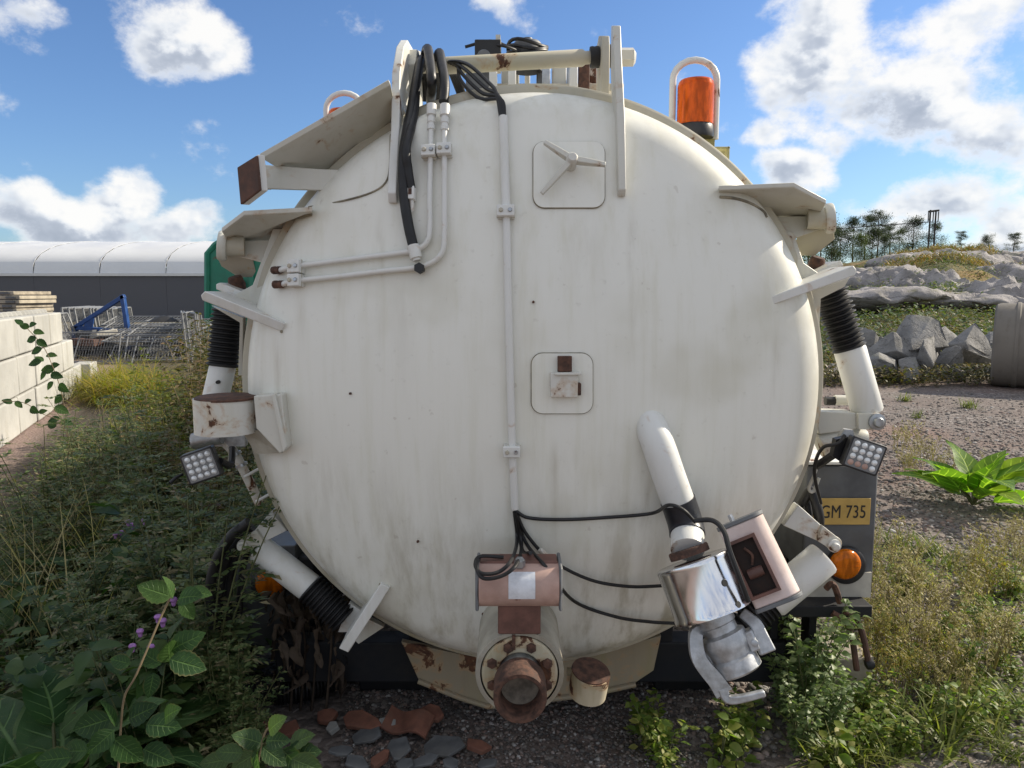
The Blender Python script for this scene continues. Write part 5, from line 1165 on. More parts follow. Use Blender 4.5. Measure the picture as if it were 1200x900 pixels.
def mk_bigleaf(name, label, cat, mat, n, L, seed, petiole=.18, width=.36, elev=(.4, 1.2), group=None):
    """rosette of large leaves; each leaf a part of its own"""
    rg = np.random.default_rng(seed); r = thing(name, label, cat, (0, 0, 0), group, local=True); pts = []; rd = []
    for k in range(n):
        a = 2.4 * k + rg.uniform(-.3, .3); el = rg.uniform(*elev); l = L * rg.uniform(.7, 1.15); d = np.array([math.cos(a), math.sin(a), el]); d /= np.linalg.norm(d); base = d * petiole * rg.uniform(.6, 1.2)
        pts.append([Vector((0, 0, 0)), Vector(base * .5) + Vector((0, 0, .02)), Vector(base)]); rd.append([.008, .006, .005])
        tp = leaf(14, width * rg.uniform(.8, 1.2), .25, rg.uniform(.2, .85), .62, rg.uniform(.015, .04)); V, Fc = inst(tp, [base - d * .01], [d + np.array([0, 0, .1])], l, np.array([rg.uniform(-.7, .7)]))
        tri_obj('leaf', V, Fc, mat, r, smooth=True, uv=leaf_uv(14))
    V, Fc = tubes(pts, rd, 6); tri_obj('stalk', V, Fc, 'stem_green', r); return r
# scatter points over a ground quad
def area_pts(n, quad):
    out = []
    for _ in range(n):
        a, b = random.random(), random.random(); x = (quad[0][0] * (1 - a) + quad[1][0] * a) * (1 - b) + (quad[3][0] * (1 - a) + quad[2][0] * a) * b; y = (quad[0][1] * (1 - a) + quad[1][1] * a) * (1 - b) + (quad[3][1] * (1 - a) + quad[2][1] * a) * b
        out.append((x, y, .01))
    return np.array(out)
# ================================================================== TREES
def mk_pine(h, seed, bushy=False):
    rg = np.random.default_rng(seed); bend = rg.uniform(-.03, .03, 2) * h
    tp = [Vector((bend[0] * math.sin(t * 3), bend[1] * t * t, h * t)) for t in np.linspace(0, 1, 8)]; paths = [tp]; rads = [[.16 * (1 - .85 * t) * h / 8 for t in np.linspace(0, 1, 8)]]
    pos = []; dr = []; sz = []
    for t in np.concatenate([rg.uniform(.42 if not bushy else .12, 1, 22), [.9, .95, .98, 1]]):
        i = min(6, int(t * 7)); q = tp[i].lerp(tp[i + 1], t * 7 - i); b = rg.uniform(0, 6.28); L = h * rg.uniform(.12, .36) * (1.15 - t * .7) * (1.3 if bushy else 1)
        e = q + Vector((math.cos(b) * L, math.sin(b) * L, L * rg.uniform(-.05, .35))); paths.append([q, q.lerp(e, .5) + Vector((0, 0, .05 * L)), e]); rads.append([.03 * h / 8, .02 * h / 8, .008])
        for f in (.45, .7, .9, 1.05):
            c = np.array(q.lerp(e, f)); nn = int(56 if not bushy else 80); sp = h * (.045 if not bushy else .07)
            pos.append(c + rg.normal(0, 1, (nn, 3)) * np.array([sp, sp, sp * (.55 if not bushy else .9)])); dr.append(rg.normal(0, 1, (nn, 3)) + np.array([0, 0, .5])); sz.append(rg.uniform(.018, .042, nn) * h * .8)
    V, Fc = inst(LF_N if not bushy else LF_M, np.concatenate(pos), np.concatenate(dr), np.concatenate(sz)); return tubes(paths, rads, 5), (V, Fc)
trees = [(962, 292, 270, 50, 'bushy low tree behind the right lock claw', 1), (985, 292, 272, 52, 'dark bushy tree beside the pine group', 1), (1002, 290, 262, 54, 'slim pine at the left end of the pine group', 0),
         (1016, 290, 258, 55, 'pine with wide flat crown in the pine group', 0), (1030, 288, 253, 53, 'tallest pine of the pine group', 0), (1044, 288, 267, 56, 'thin pine right of the tallest pine', 0),
         (1054, 288, 275, 52, 'small dark spruce between pine group and round oaks', 1), (1071, 286, 263, 50, 'round dark tree beside the power pole', 1), (1096, 288, 268, 48, 'round green tree below the power pole', 1),
         (1127, 288, 276, 52, 'small open-crowned tree above the pale rock dome', 0), (1158, 296, 281, 52, 'little bush tree on the skyline over the rock ridge', 1), (1190, 300, 278, 60, 'thin bare-looking sapling at the right of the skyline', 0),
         (950, 300, 276, 44, 'dense dark shrub just beside the lock claw', 1), (1024, 296, 274, 50, 'dense dark shrub between the pine trunks', 1), (975, 300, 280, 42, 'low shrub at the foot of the bushy trees', 1), (1010, 300, 281, 45, 'low shrub under the slim pines', 1), (1038, 300, 283, 46, 'low shrub under the tallest pine', 1)]
for k, (px, pb, ptop, Y, lab, bushy) in enumerate(trees):
    Y *= 2.7; tpz = P(px, ptop - 4, Y); b = Vector((tpz.x, Y, hill_h(tpz.x, Y) - .3)); h = tpz.z - b.z; tr, cr = mk_pine(h, 100 + k, bushy)
    o = plant_thing('pine_tree' if not bushy else 'broadleaf_tree', lab, 'tree', 'trees on the hilltop', [('trunk', *tr, 'bark'), ('crown', *cr, 'pine_needle' if (not bushy or k % 3) else 'birch_leaf')]); o.location = b

# hilltop grass and slope scrub
def surf_pts(n, pxr, yr):
    out = []
    while len(out) < n:
        px = random.uniform(*pxr); y = random.uniform(*yr); x = (px - 600) / FOC * y; out.append((x, y, hill_h(x, y) - .03))
    return np.array(out)
pts = surf_pts(2600, (1030, 1240), (37, 47)); n = len(pts)
V, Fc = inst(BL_, np.repeat(pts, 3, 0) + RNG.normal(0, .12, (n * 3, 3)) * [1, 1, 0], rdir(n * 3, .5, .95), RNG.uniform(.25, .6, n * 3), None, RNG.uniform(.6, 1.4, n * 3)); tag(tri_obj('dry_grass', V, Fc, 'grass_orange'), kind='stuff')
pts = surf_pts(1500, (930, 1260), (15.5, 24)); n = len(pts)
V, Fc = inst(BL_, np.repeat(pts, 4, 0) + RNG.normal(0, .10, (n * 4, 3)) * [1, 1, 0], rdir(n * 4, .45, .95), RNG.uniform(.18, .45, n * 4), None, RNG.uniform(.5, 1.0, n * 4)); tag(tri_obj('rough_grass', V, Fc, 'grass_olive'), kind='stuff')
pts = surf_pts(3600, (930, 1260), (15, 46)); n = len(pts)
V, Fc = inst(LF_M, np.repeat(pts, 9, 0) + RNG.normal(0, .22, (n * 9, 3)) * [1, 1, .5] + [0, 0, .12], rdir(n * 9), RNG.uniform(.06, .17, n * 9)); tag(tri_obj('slope_scrub', V, Fc, 'leaf_mugwort'), kind='stuff')

# ================================================================== WEEDS LEFT OF THE TANK
def rz(): return random.uniform(0, 6.28)
mugs = []
for k in range(4):
    s_, l_ = mk_mugwort((.95, .8, 1.1, .7)[k], 40 + k)
    mugs.append(plant_thing('mugwort', 'x', 'weed', 'mugwort weeds left of the tank', [('stem', *s_, 'stem_green'), ('foliage', *l_, 'leaf_mugwort')]))
spots = []
for (px, py) in ((60, 640), (120, 610), (175, 590), (215, 640), (110, 680), (190, 700), (215, 560), (150, 560), (240, 600), (230, 520), (60, 575), (250, 740), (215, 760), (175, 800), (120, 740), (240, 820), (200, 880), (40, 700), (270, 680), (275, 560), (200, 640), (150, 650), (90, 590), (255, 480), (225, 470), (30, 620), (180, 530), (245, 860), (150, 860), (210, 500), (130, 520), (165, 620), (185, 660), (225, 690), (140, 600), (75, 560), (100, 560), (235, 570), (200, 590), (120, 640), (160, 700), (230, 780), (250, 800), (225, 730), (262, 770)):
    if px < 85 and py < 630: continue
    g = G(px, py + 26); spots.append((g.x, g.y, 0, rz(), random.uniform(.5, .8) * (1.0 if g.y < 3.2 else 1.28), random.uniform(-.08, .08)))
scatter(mugs, spots, 'feathery grey-green mugwort growing in the weed bed beside the tank')
drys = []
for k in range(4):
    s_, l_ = mk_dry((.85, 1.0, .7, .9)[k], 60 + k, 11)
    drys.append(plant_thing('dry_weed', 'x', 'weed', 'dry weeds left of the tank', [('stem', *s_, 'stem_dry'), ('seed_head', *l_, 'grass_dry' if k % 2 else 'dead_leaf')]))
spots = []
for (px, py) in ((60, 590), (90, 610), (130, 600), (40, 600), (110, 560), (150, 590), (180, 560), (75, 650), (140, 540), (200, 540), (170, 500), (230, 500), (215, 470), (190, 470), (140, 640), (70, 700), (235, 455), (210, 445), (245, 640), (100, 530), (50, 560), (70, 570), (110, 585), (165, 575), (120, 625), (155, 545), (30, 580), (220, 600), (190, 610), (85, 540), (180, 545), (240, 520), (205, 575)):
    if px < 85 and py < 630: continue
    g = G(px, py + 20); spots.append((g.x, g.y, 0, rz(), random.uniform(.5, .85), random.uniform(-.15, .15)))
scatter(drys, spots, 'brown dried weed with branching seed stalks in the weed bed')
tall = []
for k in range(3):
    s_, l_ = mk_leafy((.95, 1.1, .8)[k], 70 + k, 4, LF_N, .05, 18, .18)
    tall.append(plant_thing('tall_weed', 'x', 'weed', 'tall green-yellow weeds beside the ram', [('stem', *s_, 'grass_green'), ('foliage', *l_, 'grass_green')]))
spots = [(*G(px, py)[:2], 0, rz(), random.uniform(.7, 1.05), random.uniform(-.06, .06)) for (px, py) in ((180, 560), (196, 552), (212, 565), (228, 556), (168, 540), (188, 530), (236, 545), (150, 545), (206, 530), (222, 520), (240, 575), (250, 560), (200, 590), (175, 600), (222, 600), (248, 610), (140, 570), (232, 530), (245, 530))]
scatter(tall, spots, 'tall upright yellow-green weed standing beside the socket ring')
darks = []
for k in range(3):
    s_, l_ = mk_leafy((.4, .5, .35)[k], 80 + k, 9, LF_O, .045, 9, .7)
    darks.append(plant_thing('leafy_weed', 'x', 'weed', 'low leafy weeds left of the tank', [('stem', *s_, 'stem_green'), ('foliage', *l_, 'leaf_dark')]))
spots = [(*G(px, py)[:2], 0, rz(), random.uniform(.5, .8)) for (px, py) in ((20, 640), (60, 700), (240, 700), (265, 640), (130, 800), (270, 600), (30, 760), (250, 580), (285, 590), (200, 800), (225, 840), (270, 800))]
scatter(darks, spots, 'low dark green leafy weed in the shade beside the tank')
flank = []
for k in range(3):
    s_, l_ = mk_leafy((1.25, 1.1, 1.35)[k], 880 + k, 12, LF_N, .055, 22, .32)
    flank.append(plant_thing('flank_weed', 'x', 'weed', 'tall brownish weeds along the tank flank', [('stem', *s_, 'stem_dry'), ('foliage', *l_, 'grass_olive')]))
scatter(flank, [(x, y, 0, rz(), s, random.uniform(-.06, .06)) for (x, y, s) in ((-2.55, 6.2, 1.0), (-2.2, 5.5, .9), (-2.75, 6.9, 1.05), (-3.1, 7.6, 1.05), (-1.75, 4.6, .85), (-1.95, 5.0, .9), (-2.45, 5.9, 1.0), (-1.55, 4.1, .85), (-3.3, 8.3, 1.1), (-2.9, 7.9, 1.15), (-1.42, 3.6, .75), (-2.0, 4.3, .7), (-2.5, 5.2, .7), (-3.0, 6.4, .7))], 'tall brownish-green weed leaning beside the flank of the tank')
for (x, y, s, lab) in ((-1.02, 2.48, .60, 'mugwort standing before the black hose loops'), (-.93, 2.40, .42, 'mugwort below the lower left ram pin'), (-1.30, 2.9, .85, 'bushy mugwort reaching up to the left work lamp'), (-.86, 2.32, .34, 'small mugwort beside the withered dock'), (-1.12, 2.58, .72, 'tall mugwort behind the bramble shoot by the hose loops')):
    o = copy_tree(mugs[random.randrange(4)]); o.location = (x, y, 0); o.rotation_euler = (0, 0, rz()); o.scale = (s * 1.25,) * 3; o['label'] = lab
pts = area_pts(1300, [(-2.3, 3.0), (-1.15, 3.0), (-2.0, 7.8), (-3.9, 7.8)]); n = len(pts); pts[:, 2] = RNG.uniform(0, .15, n)
V, Fc = inst(blade(5, 1.0, .25), pts, rdir(n, .78, .99), RNG.uniform(.35, .85, n), None, RNG.uniform(.002, .0045, n)); tag(tri_obj('tall_straw', V, Fc, 'grass_dry'), kind='stuff')
pts = area_pts(2200, [(-2.1, 2.3), (-1.0, 2.3), (-2.0, 7.5), (-3.9, 7.5)]); n = len(pts); pts[:, 2] = RNG.uniform(.05, .38, n)
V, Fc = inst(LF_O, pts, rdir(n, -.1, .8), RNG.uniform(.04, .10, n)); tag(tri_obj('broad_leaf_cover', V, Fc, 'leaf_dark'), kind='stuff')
# yellow grass clump
ygs = [plant_thing('grass_clump', 'x', 'grass', 'sunlit yellow grass clumps', [('blades', *mk_grass(420, 1.0, 90 + k, .28, (.5, 1.3), .010), 'grass_yellow')]) for k in range(3)]
scatter(ygs, [(*G(px, py)[:2], 0, rz(), sc) for (px, py, sc) in ((125, 462, .9), (145, 468, 1.0), (165, 470, 1.0), (182, 472, .85), (135, 455, .9), (160, 458, .9))], 'bright yellow-green arching grass clump past the end of the block wall')
# ground litter and low cover, left
ql = [(-2.4, 1.9), (-.85, 1.9), (-2.2, 8.2), (-4.6, 8.2)]
pts = area_pts(30000, ql); pts = pts[np.hypot(pts[:, 0] + 1.4, pts[:, 1] - 2.15) > .42]; n = len(pts); pts[:, 2] = .26 * RNG.random(n) ** 1.4
V, Fc = inst(LF_N, pts, rdir(n, -.2, .95), RNG.uniform(.018, .055, n)); tag(tri_obj('weed_cover', V, Fc, 'leaf_mugwort'), kind='stuff')
pts = area_pts(9000, ql); n = len(pts); pts[:, 2] = RNG.uniform(.0, .25, n)
V, Fc = inst(BL_, pts, rdir(n, .1, .95), RNG.uniform(.1, .38, n), None, RNG.uniform(.003, .007, n)); tag(tri_obj('dry_stalk_litter', V, Fc, 'grass_dry'), kind='stuff')
pts = area_pts(12000, [(-3.6, 6.5), (-.9, 6.5), (-2.5, 17), (-6.0, 17)]); n = len(pts); pts[:, 2] = RNG.uniform(0, .2, n)
V, Fc = inst(BL_, pts, rdir(n, .35, .95), RNG.uniform(.2, .6, n), None, RNG.uniform(.004, .009, n)); tag(tri_obj('meadow_grass', V, Fc, 'grass_green'), kind='stuff')
pts = area_pts(5000, [(-3.2, 6.5), (-.9, 6.5), (-2.5, 14), (-5.2, 14)]); n = len(pts); pts[:, 2] = RNG.uniform(0, .6, n)
V, Fc = inst(LF_N, pts, rdir(n, -.3, .9), RNG.uniform(.04, .10, n)); tag(tri_obj('meadow_litter', V, Fc, 'dead_leaf'), kind='stuff')
# thistles
def mk_thistle(seed, h):
    rg = np.random.default_rng(seed); (sv, sf), lv_ = mk_leafy(h, seed, 3, leaf(5, .22, .3, .3, .6, serr=.14), .10, 8, .3); r = thing('thistle', 'x', 'thistle', (0, 0, 0), 'thistles in the weed bed', local=True)
    tri_obj('stem', sv, sf, 'stem_green', r); tri_obj('foliage', *lv_, 'leaf_dark', r)
    for k in range(3):
        c = Vector((rg.uniform(-.08, .08), rg.uniform(-.05, .05), h * rg.uniform(.93, 1.05))); mb = MB(); mb.lathe([(0, -.004), (.006, .0), (.008, .008), (.007, .012)], c, (0, 0, 1), 10); mb.lathe([(.006, .010), (.011, .015), (.013, .021), (.010, .026), (0, .027)], c, (0, 0, 1), 12); build('flower_head', mb, 'flower_purple', r)
    return r
scatter([mk_thistle(200 + k, .62) for k in range(3)], [(*P(px, py, Y)[:2], -.02, rz(), (P(px, py, Y).z + .02) / .62) for (px, py, Y) in ((190, 716, 2.35), (163, 618, 3.2), (165, 755, 2.25), (142, 620, 3.4))], ('thistle with purple flower heads rising through the bramble shoot', 'thistle with a few purple heads between lamp and bramble', 'low thistle with fading flower heads under the bramble leaves', 'pale thistle half hidden behind the thistle by the lamp'))
# burdock-like plants lower left
o = mk_bigleaf('burdock', 'broad-leaved burdock with drooping leaves in the shade by thistles', 'burdock', 'leaf_burdock', 17, .32, 301, .22, .34, (.5, 1.8)); o.location = (*G(20, 900)[:2], 0); o.location.x = -1.40; o.location.y = 2.2; o.scale = (1.1,) * 3
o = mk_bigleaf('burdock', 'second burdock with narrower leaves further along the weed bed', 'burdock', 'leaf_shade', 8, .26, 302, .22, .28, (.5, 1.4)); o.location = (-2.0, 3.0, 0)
o = mk_bigleaf('burdock', 'burdock growing under the lamp rail beside the tank flank', 'burdock', 'leaf_burdock', 9, .30, 304, .25, .3, (.8, 1.8)); o.location = (-1.18, 3.3, 0); o.scale = (1.1,) * 3
o = mk_bigleaf('burdock', 'sunlit lime-green burdock standing on the gravel', 'burdock', 'leaf_lime', 18, .40, 303, .16, .25, (.25, 2.2)); g = G(1140, 592); o.location = (g.x, g.y, 0); o.scale = (1.12,) * 3
# brambles
def mk_bramble(name, label, stem_px, leaves, Y, size, mat='leaf_broad', seed=1):
    rg = np.random.default_rng(seed); pth = smooth_path([P(x, y, Y + d) for x, y, d in stem_px], 5); b = pth[0]; r = thing(name, label, 'bramble', (b.x, b.y, max(0, b.z)))
    mb = MB(); mb.tube(pth, .0026, 6); build('stem', mb, 'stem_dry', r)
    for (x, y, ang, sc) in leaves:
        q = P(x, y, Y + rg.uniform(-.08, .08)); d = np.array([math.cos(ang), rg.uniform(-.55, .1), math.sin(ang)]); V, Fc = inst(leaf(14, .34, .22, .22, .78, .008, .05), [np.array(q) - d * size * sc * .5], [d], size * sc, np.array([rg.uniform(.6, 1.3) * (1 if math.cos(ang) > 0 else -1)]))
        tri_obj('leaf', V, Fc, mat, r, smooth=True, uv=leaf_uv(14))
    return r
rg = random.Random(5)
mk_bramble('bramble', 'bramble shoot with trifoliate leaves rising beside the purple thistle', [(137, 930, 0), (140, 880, 0), (145, 820, 0), (160, 790, 0), (190, 720, .05), (205, 690, .05)],
           [(180, 692, 2.6, 1.2), (200, 688, 1.6, .9), (222, 698, .4, 1.1), (235, 694, 0, .8), (220, 715, -1.0, .8), (175, 770, 2.6, 1.0), (196, 760, 1.5, 1.2), (218, 752, .5, 1.3), (220, 778, -.3, 1.3), (177, 805, -1.6, .9), (140, 775, 2.9, .8), (150, 768, 1.2, .8),
            (105, 850, 3.4, 1.5), (130, 835, 1.8, 1.1), (165, 835, .6, 1.3), (190, 850, .1, 1.3), (115, 872, 3.8, 1.1), (150, 880, -.8, 1.4), (85, 880, 3.2, 1.2), (185, 885, -.2, 1.3), (60, 890, 3.0, 1.2), (200, 835, .8, 1.0)], 1.75, .066, 'leaf_broad', 2)
mk_bramble('bramble', 'bramble spray with rounded leaves in front of the broken tiles', [(300, 930, 0), (303, 890, 0), (310, 860, 0), (318, 850, 0)],
           [(323, 848, .9, 1.0), (290, 865, 2.4, 1.2), (305, 872, 1.4, .8), (325, 868, .2, .9), (268, 882, 3.0, 1.0), (285, 892, 3.6, 1.1), (322, 886, -.4, 1.1), (352, 866, .7, 1.2), (355, 882, .2, 1.3), (345, 895, -.6, 1.3), (300, 898, -1.5, 1.2), (250, 893, 3.1, 1.1), (360, 897, -.4, 1.2)], 1.78, .068, 'leaf_shade', 3)
# sapling against the block wall
sp0 = [(80, 540, 0), (79, 500, 0), (72, 460, 0), (62, 430, 0), (50, 405, 0), (32, 385, 0)]
mk_bramble('sapling', 'thin climbing sapling with sparse leaves in front of block wall', sp0, [(x, y, a, s) for x, y, a, s in ((28, 382, 2.8, 1.0), (22, 377, 2.4, .9), (38, 380, .3, .9), (45, 389, -.1, 1.0), (36, 398, 3.4, 1.1), (49, 402, -.6, 1.1), (42, 411, 3.5, 1.2), (60, 416, .1, 1.1), (40, 425, 3.3, 1.3), (46, 420, 2.4, .9), (55, 433, 3.2, 1.4), (64, 428, .3, 1.0), (50, 440, 3.9, 1.1), (66, 440, -.2, 1.2), (58, 452, 4.0, 1.0), (74, 455, -.6, 1.3), (68, 468, 3.9, 1.2), (72, 480, -.4, 1.4), (62, 492, 3.3, 1.2), (78, 495, -.2, 1.2), (60, 498, 2.9, 1.1))], 5.6, .075, 'leaf_broad', 4)
mk_bramble('sapling', 'leaning twig with few leaves crossing the wall foot', [(70, 492, 0), (50, 485, 0), (28, 472, 0), (2, 470, 0)], [(8, 470, 2.6, 1.0), (22, 474, -.8, .9), (32, 470, .5, .9), (40, 481, -.4, 1.2), (50, 482, .3, .8)], 5.4, .07, 'leaf_broad', 6)
# dead hanging leaves by the lower left ram
dl = thing('dead_dock', 'withered brown dock plant hanging below the lower left ram', 'dead plant', (*P(350, 800, 2.75).xy, 0))
for k in range(95):
    x = random.uniform(318, 408); y = random.uniform(690, 790); q = P(x, y, 2.78 + random.uniform(-.08, .12)); d = np.array([random.uniform(-.3, .3), random.uniform(-.3, .3), -1]); V, Fc = inst(leaf(7, random.uniform(.10, .26), random.uniform(.5, 1.4), random.uniform(-.5, .6), .6, .07), [q], [d + np.array([random.uniform(-.5, .5), 0, 0])], random.uniform(.05, .12), np.array([random.uniform(-3, 3)])); tri_obj('withered_leaf', V, Fc, 'dead_leaf', dl, smooth=True)
V, Fc = tubes([[P(x0, 835, 2.8), P(x0 + 6, 760, 2.78), P(x1, 680, 2.78)] for x0, x1 in ((340, 330), (352, 350), (365, 372), (382, 390))], [[.006, .005, .003]] * 4, 5); tri_obj('stalk', V, Fc, 'dead_leaf', dl)
# black hose bundle left of the tank and corrugated pipe on ground
for k, pts in enumerate(([(292, 612), (268, 632), (250, 668), (246, 705), (250, 735)], [(296, 618), (274, 640), (260, 672), (255, 715), (256, 745)], [(300, 622), (280, 645), (268, 680), (266, 725), (268, 770)], [(306, 626), (288, 650), (282, 690), (280, 735), (284, 790)])):
    hose('hydraulic_hose', [P(x, y, 2.58 + .05 * k) for x, y in pts], .019 if k < 3 else .014, parent=TK)
pth = smooth_path([G(235, 800, .06), G(290, 806, .06), G(340, 808, .06), G(385, 796, .06), G(420, 770, .06)], 40); mb = MB(); mb.tube(pth, [.055 if (i % 3) else .047 for i in range(len(pth))], 14); tag(build('corrugated_hose', mb, 'hose_rubber', smooth=20), 'black corrugated hose lying on the ground under the tank', 'hose')

# ================================================================== BROKEN TILES AND SLATES
def shard(name, label, cat, px, py, w_, l_, th, rzv, tilt, mat, seed, lift=.015):
    rr = random.Random(seed); n = rr.randint(5, 7); pts = []
    for k in range(n):
        a = 2 * math.pi * k / n + rr.uniform(-.3, .3); s_ = rr.uniform(.75, 1.1); pts.append((math.cos(a) * w_ / 2 * s_, math.sin(a) * l_ / 2 * s_, 0))
    mb = MB(); mb.prism(pts, (0, 0, th)); o = build(name, mb, mat, smooth=0, bevel=.003); g = G(px, py, lift); o.location = g; o.rotation_euler = (tilt[0], tilt[1], rzv); return tag(o, label, cat)
S = [(520, 875, .16, .12, 'slate', 'large grey slate shard lying nearest the outlet nozzle'), (467, 878, .09, .13, 'slate', 'upright grey slate shard beside the large slate'), (432, 862, .12, .10, 'slate', 'tilted slate shard leaning on red tile'), (498, 893, .13, .06, 'slate', 'thin slate sliver below the large slate shard'),
     (390, 855, .06, .05, 'concrete_grey', 'small pale stone between the slates'), (418, 895, .09, .08, 'slate', 'flat slate piece under the tilted shard'), (445, 893, .05, .10, 'terracotta', 'narrow red tile strip between two slates'), (425, 848, .18, .09, 'terracotta', 'long red tile fragment behind the tilted slate'),
     (383, 842, .08, .07, 'terracotta', 'red tile corner beside small pale stone'), (505, 840, .12, .08, 'terracotta', 'rounded red tile lump under the saddle'), (560, 878, .11, .06, 'terracotta', 'flat reddish tile piece right of large slate'), (340, 858, .10, .07, 'terracotta', 'dark red tile piece behind the bramble spray'),
     (570, 897, .08, .05, 'slate', 'small slate chip by the reddish tile piece'), (400, 882, .10, .05, 'slate', 'dark slate chip behind flat slate piece'), (475, 897, .07, .05, 'slate', 'dark slate chip before the upright shard'), (455, 850, .07, .05, 'concrete_grey', 'grey rubble stone between tile fragments'), (528, 896, .06, .05, 'slate', 'little slate chip in front of the large slate'), (305, 850, .13, .04, 'terracotta', 'narrow tile strip leaning in the dark at left')]
for k, (px, py, w_, l_, mt, lab) in enumerate(S):
    shard('slate_shard' if mt == 'slate' else ('tile_fragment' if mt == 'terracotta' else 'rubble_stone'), lab, 'slate' if mt == 'slate' else ('tile' if mt == 'terracotta' else 'stone'), px, py, w_, l_, .012 if mt == 'slate' else .022, random.uniform(-.6, .6), (random.uniform(.05, .5), random.uniform(-.25, .25)), mt, 400 + k, random.uniform(.02, .05))
# curved roof tile
mb = MB(); pts = [(x, 0, .018 * math.sin(x * 38)) for x in np.linspace(-.085, .085, 15)]; poly = [Vector(p) for p in pts] + [Vector((p[0], 0, p[2] - .014)) for p in reversed(pts)]; mb.prism(poly, (0, .10, 0))
o = build('tile_fragment', mb, 'terracotta', bevel=.002); o.location = G(472, 857, .05); o.rotation_euler = (.3, .1, -.25); tag(o, 'wavy red pantile fragment among the slate shards', 'tile')
# timber block under beam
q = G(990, 812); mb = MB(); mb.box((0, 0, .075), (.20, .22, .15)); o = build('timber_block', mb, 'timber_grey', bevel=.008); o.location = (q.x, q.y + .1, 0); o.rotation_euler = (0, 0, .15); tag(o, 'grey weathered timber block on the ground under the rear beam', 'timber')
mb = MB(); mb.box((0, 0, .03), (.30, .12, .06)); o = build('timber_block', mb, 'timber_grey', bevel=.008); o.location = (G(925, 780).x, 3.1, 0); o.rotation_euler = (0, 0, -.5); tag(o, 'dark timber offcut behind the leafy goosefoot', 'timber')

# ================================================================== GRAVEL AND WEEDS RIGHT
t_ = (1 + 5 ** .5) / 2
IV = np.array([(-1, t_, 0), (1, t_, 0), (-1, -t_, 0), (1, -t_, 0), (0, -1, t_), (0, 1, t_), (0, -1, -t_), (0, 1, -t_), (t_, 0, -1), (t_, 0, 1), (-t_, 0, -1), (-t_, 0, 1)]) / 1.9
IF = np.array([(0, 11, 5), (0, 5, 1), (0, 1, 7), (0, 7, 10), (0, 10, 11), (1, 5, 9), (5, 11, 4), (11, 10, 2), (10, 7, 6), (7, 1, 8), (3, 9, 4), (3, 4, 2), (3, 2, 6), (3, 6, 8), (3, 8, 9), (4, 9, 5), (2, 4, 11), (6, 2, 10), (8, 6, 7), (9, 8, 1)])
def stones(n, pts, smin, smax):
    s = smin * (smax / smin) ** (RNG.random(n) ** 2.0); sc = RNG.uniform(.6, 1.2, (n, 1, 3)) * [1, 1, .65]; W = IV[None] * RNG.uniform(.75, 1.2, (n, 12, 1)) * sc; a = RNG.uniform(0, 6.28, n); c, s_ = np.cos(a)[:, None], np.sin(a)[:, None]
    X = W[:, :, 0] * c - W[:, :, 1] * s_; Y = W[:, :, 0] * s_ + W[:, :, 1] * c; W = np.stack([X, Y, W[:, :, 2]], 2) * s[:, None, None] + pts[:, None, :]
    return W.reshape(-1, 3), (IF[None] + (np.arange(n) * 12)[:, None, None]).reshape(-1, 3)
pr = area_pts(40000, [(.75, 2.5), (2.4, 2.5), (9.2, 13.2), (2.0, 13.2)]); pr = pr[RNG.random(len(pr)) < np.clip((13.4 - pr[:, 1]) / 6.5, .05, 1) ** 1.3]; pr[:, 2] = .003
pc = area_pts(9000, [(-.55, 2.2), (.75, 2.2), (.9, 3.2), (-.7, 3.2)]); pc[:, 2] = .002
V1, F1 = stones(len(pr), pr, .005, .028); V2, F2 = stones(len(pc), pc, .004, .012); V, Fc = join([(V1, F1), (V2, F2)]); tag(tri_obj('gravel', V, Fc, 'gravel_stone'), kind='stuff')
# leafy goosefoot by the valve
gfs = []
for k in range(3):
    s_, l_ = mk_leafy((.5, .42, .36)[k], 500 + k, 9, LF_D, .030, 16, .5); gfs.append(plant_thing('goosefoot', 'x', 'weed', 'goosefoot plants under the rear beam', [('stem', *s_, 'stem_green'), ('foliage', *l_, 'leaf_pale')]))
scatter(gfs, [(*G(px, py)[:2], 0, rz(), sc) for (px, py, sc) in ((945, 850, .95), (920, 842, .75), (968, 862, .7), (935, 885, .6), (955, 830, .85), (925, 812, .7))], 'pale leafy goosefoot bush growing between outlet coupling and timber block')
fr_ = []
for k in range(3):
    s_, l_ = mk_leafy((.22, .18, .15)[k], 520 + k, 8, LF_M, .030, 8, .8); fr_.append(plant_thing('green_weed', 'x', 'weed', 'low fresh green weeds right of the tank', [('stem', *s_, 'stem_green'), ('foliage', *l_, 'leaf_fresh')]))
scatter(fr_, [(*G(px, py)[:2], 0, rz(), random.uniform(.5, 1.0)) for (px, py) in ((1060, 700), (1090, 690), (1120, 740), (1150, 745), (1180, 740), (1170, 780), (1130, 790), (1190, 800), (1060, 780), (1090, 830), (1040, 850), (1020, 880), (1120, 860), (1170, 850), (1060, 880), (1195, 760), (770, 880), (760, 860), (1010, 840), (1155, 720), (850, 885), (870, 870), (780, 900), (1185, 700), (1100, 760), (1140, 820))], 'low fresh green weed growing through gravel right of the tank')
drr = []
for k in range(3):
    s_, l_ = mk_dry((.42, .34, .3)[k], 540 + k, 14); drr.append(plant_thing('dry_weed', 'x', 'weed', 'straw-coloured weeds on the gravel', [('stem', *s_, 'grass_dry'), ('seed_head', *l_, 'grass_yellow' if k % 2 else 'grass_dry')]))
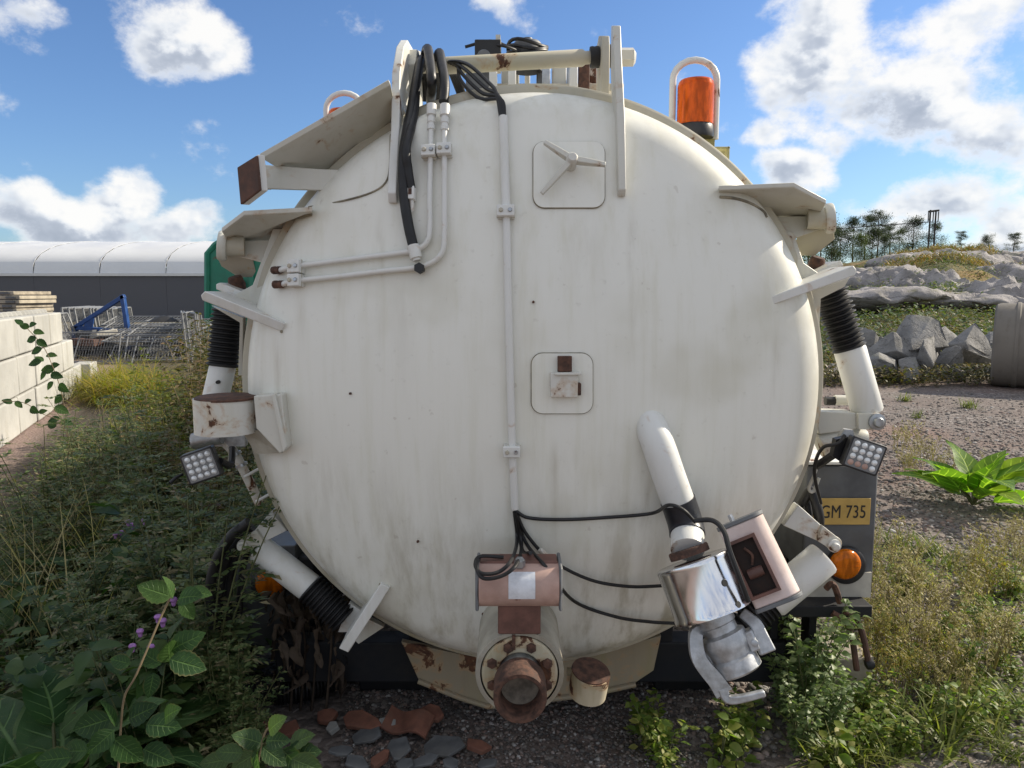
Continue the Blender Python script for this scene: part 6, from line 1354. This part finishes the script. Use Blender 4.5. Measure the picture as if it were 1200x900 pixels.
sp2 = [(1180, 640), (1150, 650), (1190, 660), (1130, 680), (1170, 690), (1050, 720), (1080, 740), (1040, 760), (1110, 720), (1060, 690), (1030, 690), (1030, 660), (1090, 780), (1060, 540), (1085, 530), (1070, 550), (1100, 545), (1055, 515), (1120, 560), (1140, 700), (1195, 620), (1020, 740), (1070, 800), (1110, 810), (1150, 770), (1035, 800), (975, 640), (985, 620)]
scatter(drr, [(*G(px, py + 12)[:2], 0, rz(), random.uniform(.6, 1.1)) for (px, py) in sp2 + [(x + 14, y + 9) for (x, y) in sp2[::3] if y > 660]], 'straw-coloured dry weed sprouting from the gravel right of the tank')
scatter([plant_thing('grass_tuft', 'x', 'grass', 'green grass tufts right of the tank', [('blades', *mk_grass(70, .22, 560 + k, .05, (.2, .9), .006), 'grass_green')]) for k in range(3)],
        [(*G(px, py)[:2], 0, rz(), random.uniform(.5, 1.1)) for (px, py) in ((1140, 850), (1160, 870), (1120, 840), (1040, 890), (1100, 880), (1075, 850), (1180, 830), (1050, 640), (1062, 655), (1090, 650), (1110, 665), (1030, 720), (1045, 740), (1180, 890), (1010, 890), (970, 895), (1150, 800), (1075, 490), (1060, 470), (1135, 478))], 'small tuft of green grass in the gravel right of the tank')
lm = [plant_thing('lime_seedling', 'x', 'weed', 'bright seedlings below the valve', [('stem', *s_, 'stem_green'), ('foliage', *l_, 'leaf_fresh')]) for s_, l_ in (mk_leafy(.15, 580 + k, 3, LF_O, .036, 4, .5) for k in range(2))]
scatter(lm, [(*G(px, py)[:2], 0, rz(), random.uniform(.7, 1.1)) for (px, py) in ((862, 868), (845, 895), (880, 850), (990, 895), (870, 893), (975, 905))], 'bright lime-green seedling below the hose coupling')
# low cover on the right
qr = [(.95, 2.3), (2.3, 2.3), (3.9, 4.6), (1.55, 4.6)]
pts = area_pts(15000, qr); n = len(pts); keep = np.array([mnoise.noise(Vector((x * 2.2, y * 2.2, 1))) > -.12 for x, y, _ in pts]); pts = pts[keep]; n = len(pts); pts[:, 2] = RNG.uniform(0, .07, n)
V, Fc = inst(LF_M, pts, rdir(n, -.2, .9), RNG.uniform(.010, .026, n)); tag(tri_obj('clover_cover', V, Fc, 'leaf_fresh'), kind='stuff')
pts = area_pts(10000, qr); n = len(pts); pts[:, 2] = 0
V, Fc = inst(BL_, pts, rdir(n, .3, .95), RNG.uniform(.05, .2, n), None, RNG.uniform(.002, .004, n)); tag(tri_obj('straw_grass', V, Fc, 'grass_dry'), kind='stuff')
pts = area_pts(2600, [(1.5, 4.4), (3.6, 4.4), (8.0, 13.0), (3.0, 13.0)]); keep = np.array([mnoise.noise(Vector((x * .9, y * .9, 4))) > .12 for x, y, _ in pts]); pts = pts[keep]; n = len(pts); pts = np.repeat(pts, 4, 0) + RNG.normal(0, .05, (n * 4, 3)) * [1, 1, 0]; n = len(pts); pts[:, 2] = 0
V, Fc = inst(BL_, pts, rdir(n, .3, .95), RNG.uniform(.04, .16, n), None, RNG.uniform(.003, .006, n)); tag(tri_obj('sparse_grass', V, Fc, 'grass_yellow'), kind='stuff')
pts = np.concatenate([area_pts(1500, [(5.0, 13.1), (11, 13.1), (11.5, 14.6), (5.4, 14.6)])]); n = len(pts); pts = np.repeat(pts, 5, 0) + RNG.normal(0, .1, (n * 5, 3)) * [1, 1, 0]; n = len(pts); pts[:, 2] = RNG.uniform(0, .3, n)
V, Fc = inst(LF_M, pts, rdir(n, 0, .9), RNG.uniform(.04, .10, n)); tag(tri_obj('edge_scrub', V, Fc, 'grass_olive'), kind='stuff')
for o in bpy.data.objects:
    if '_local' in o: del o['_local']
    if o.name.split('.')[0] == 'seed_head': o['kind'] = 'stuff'
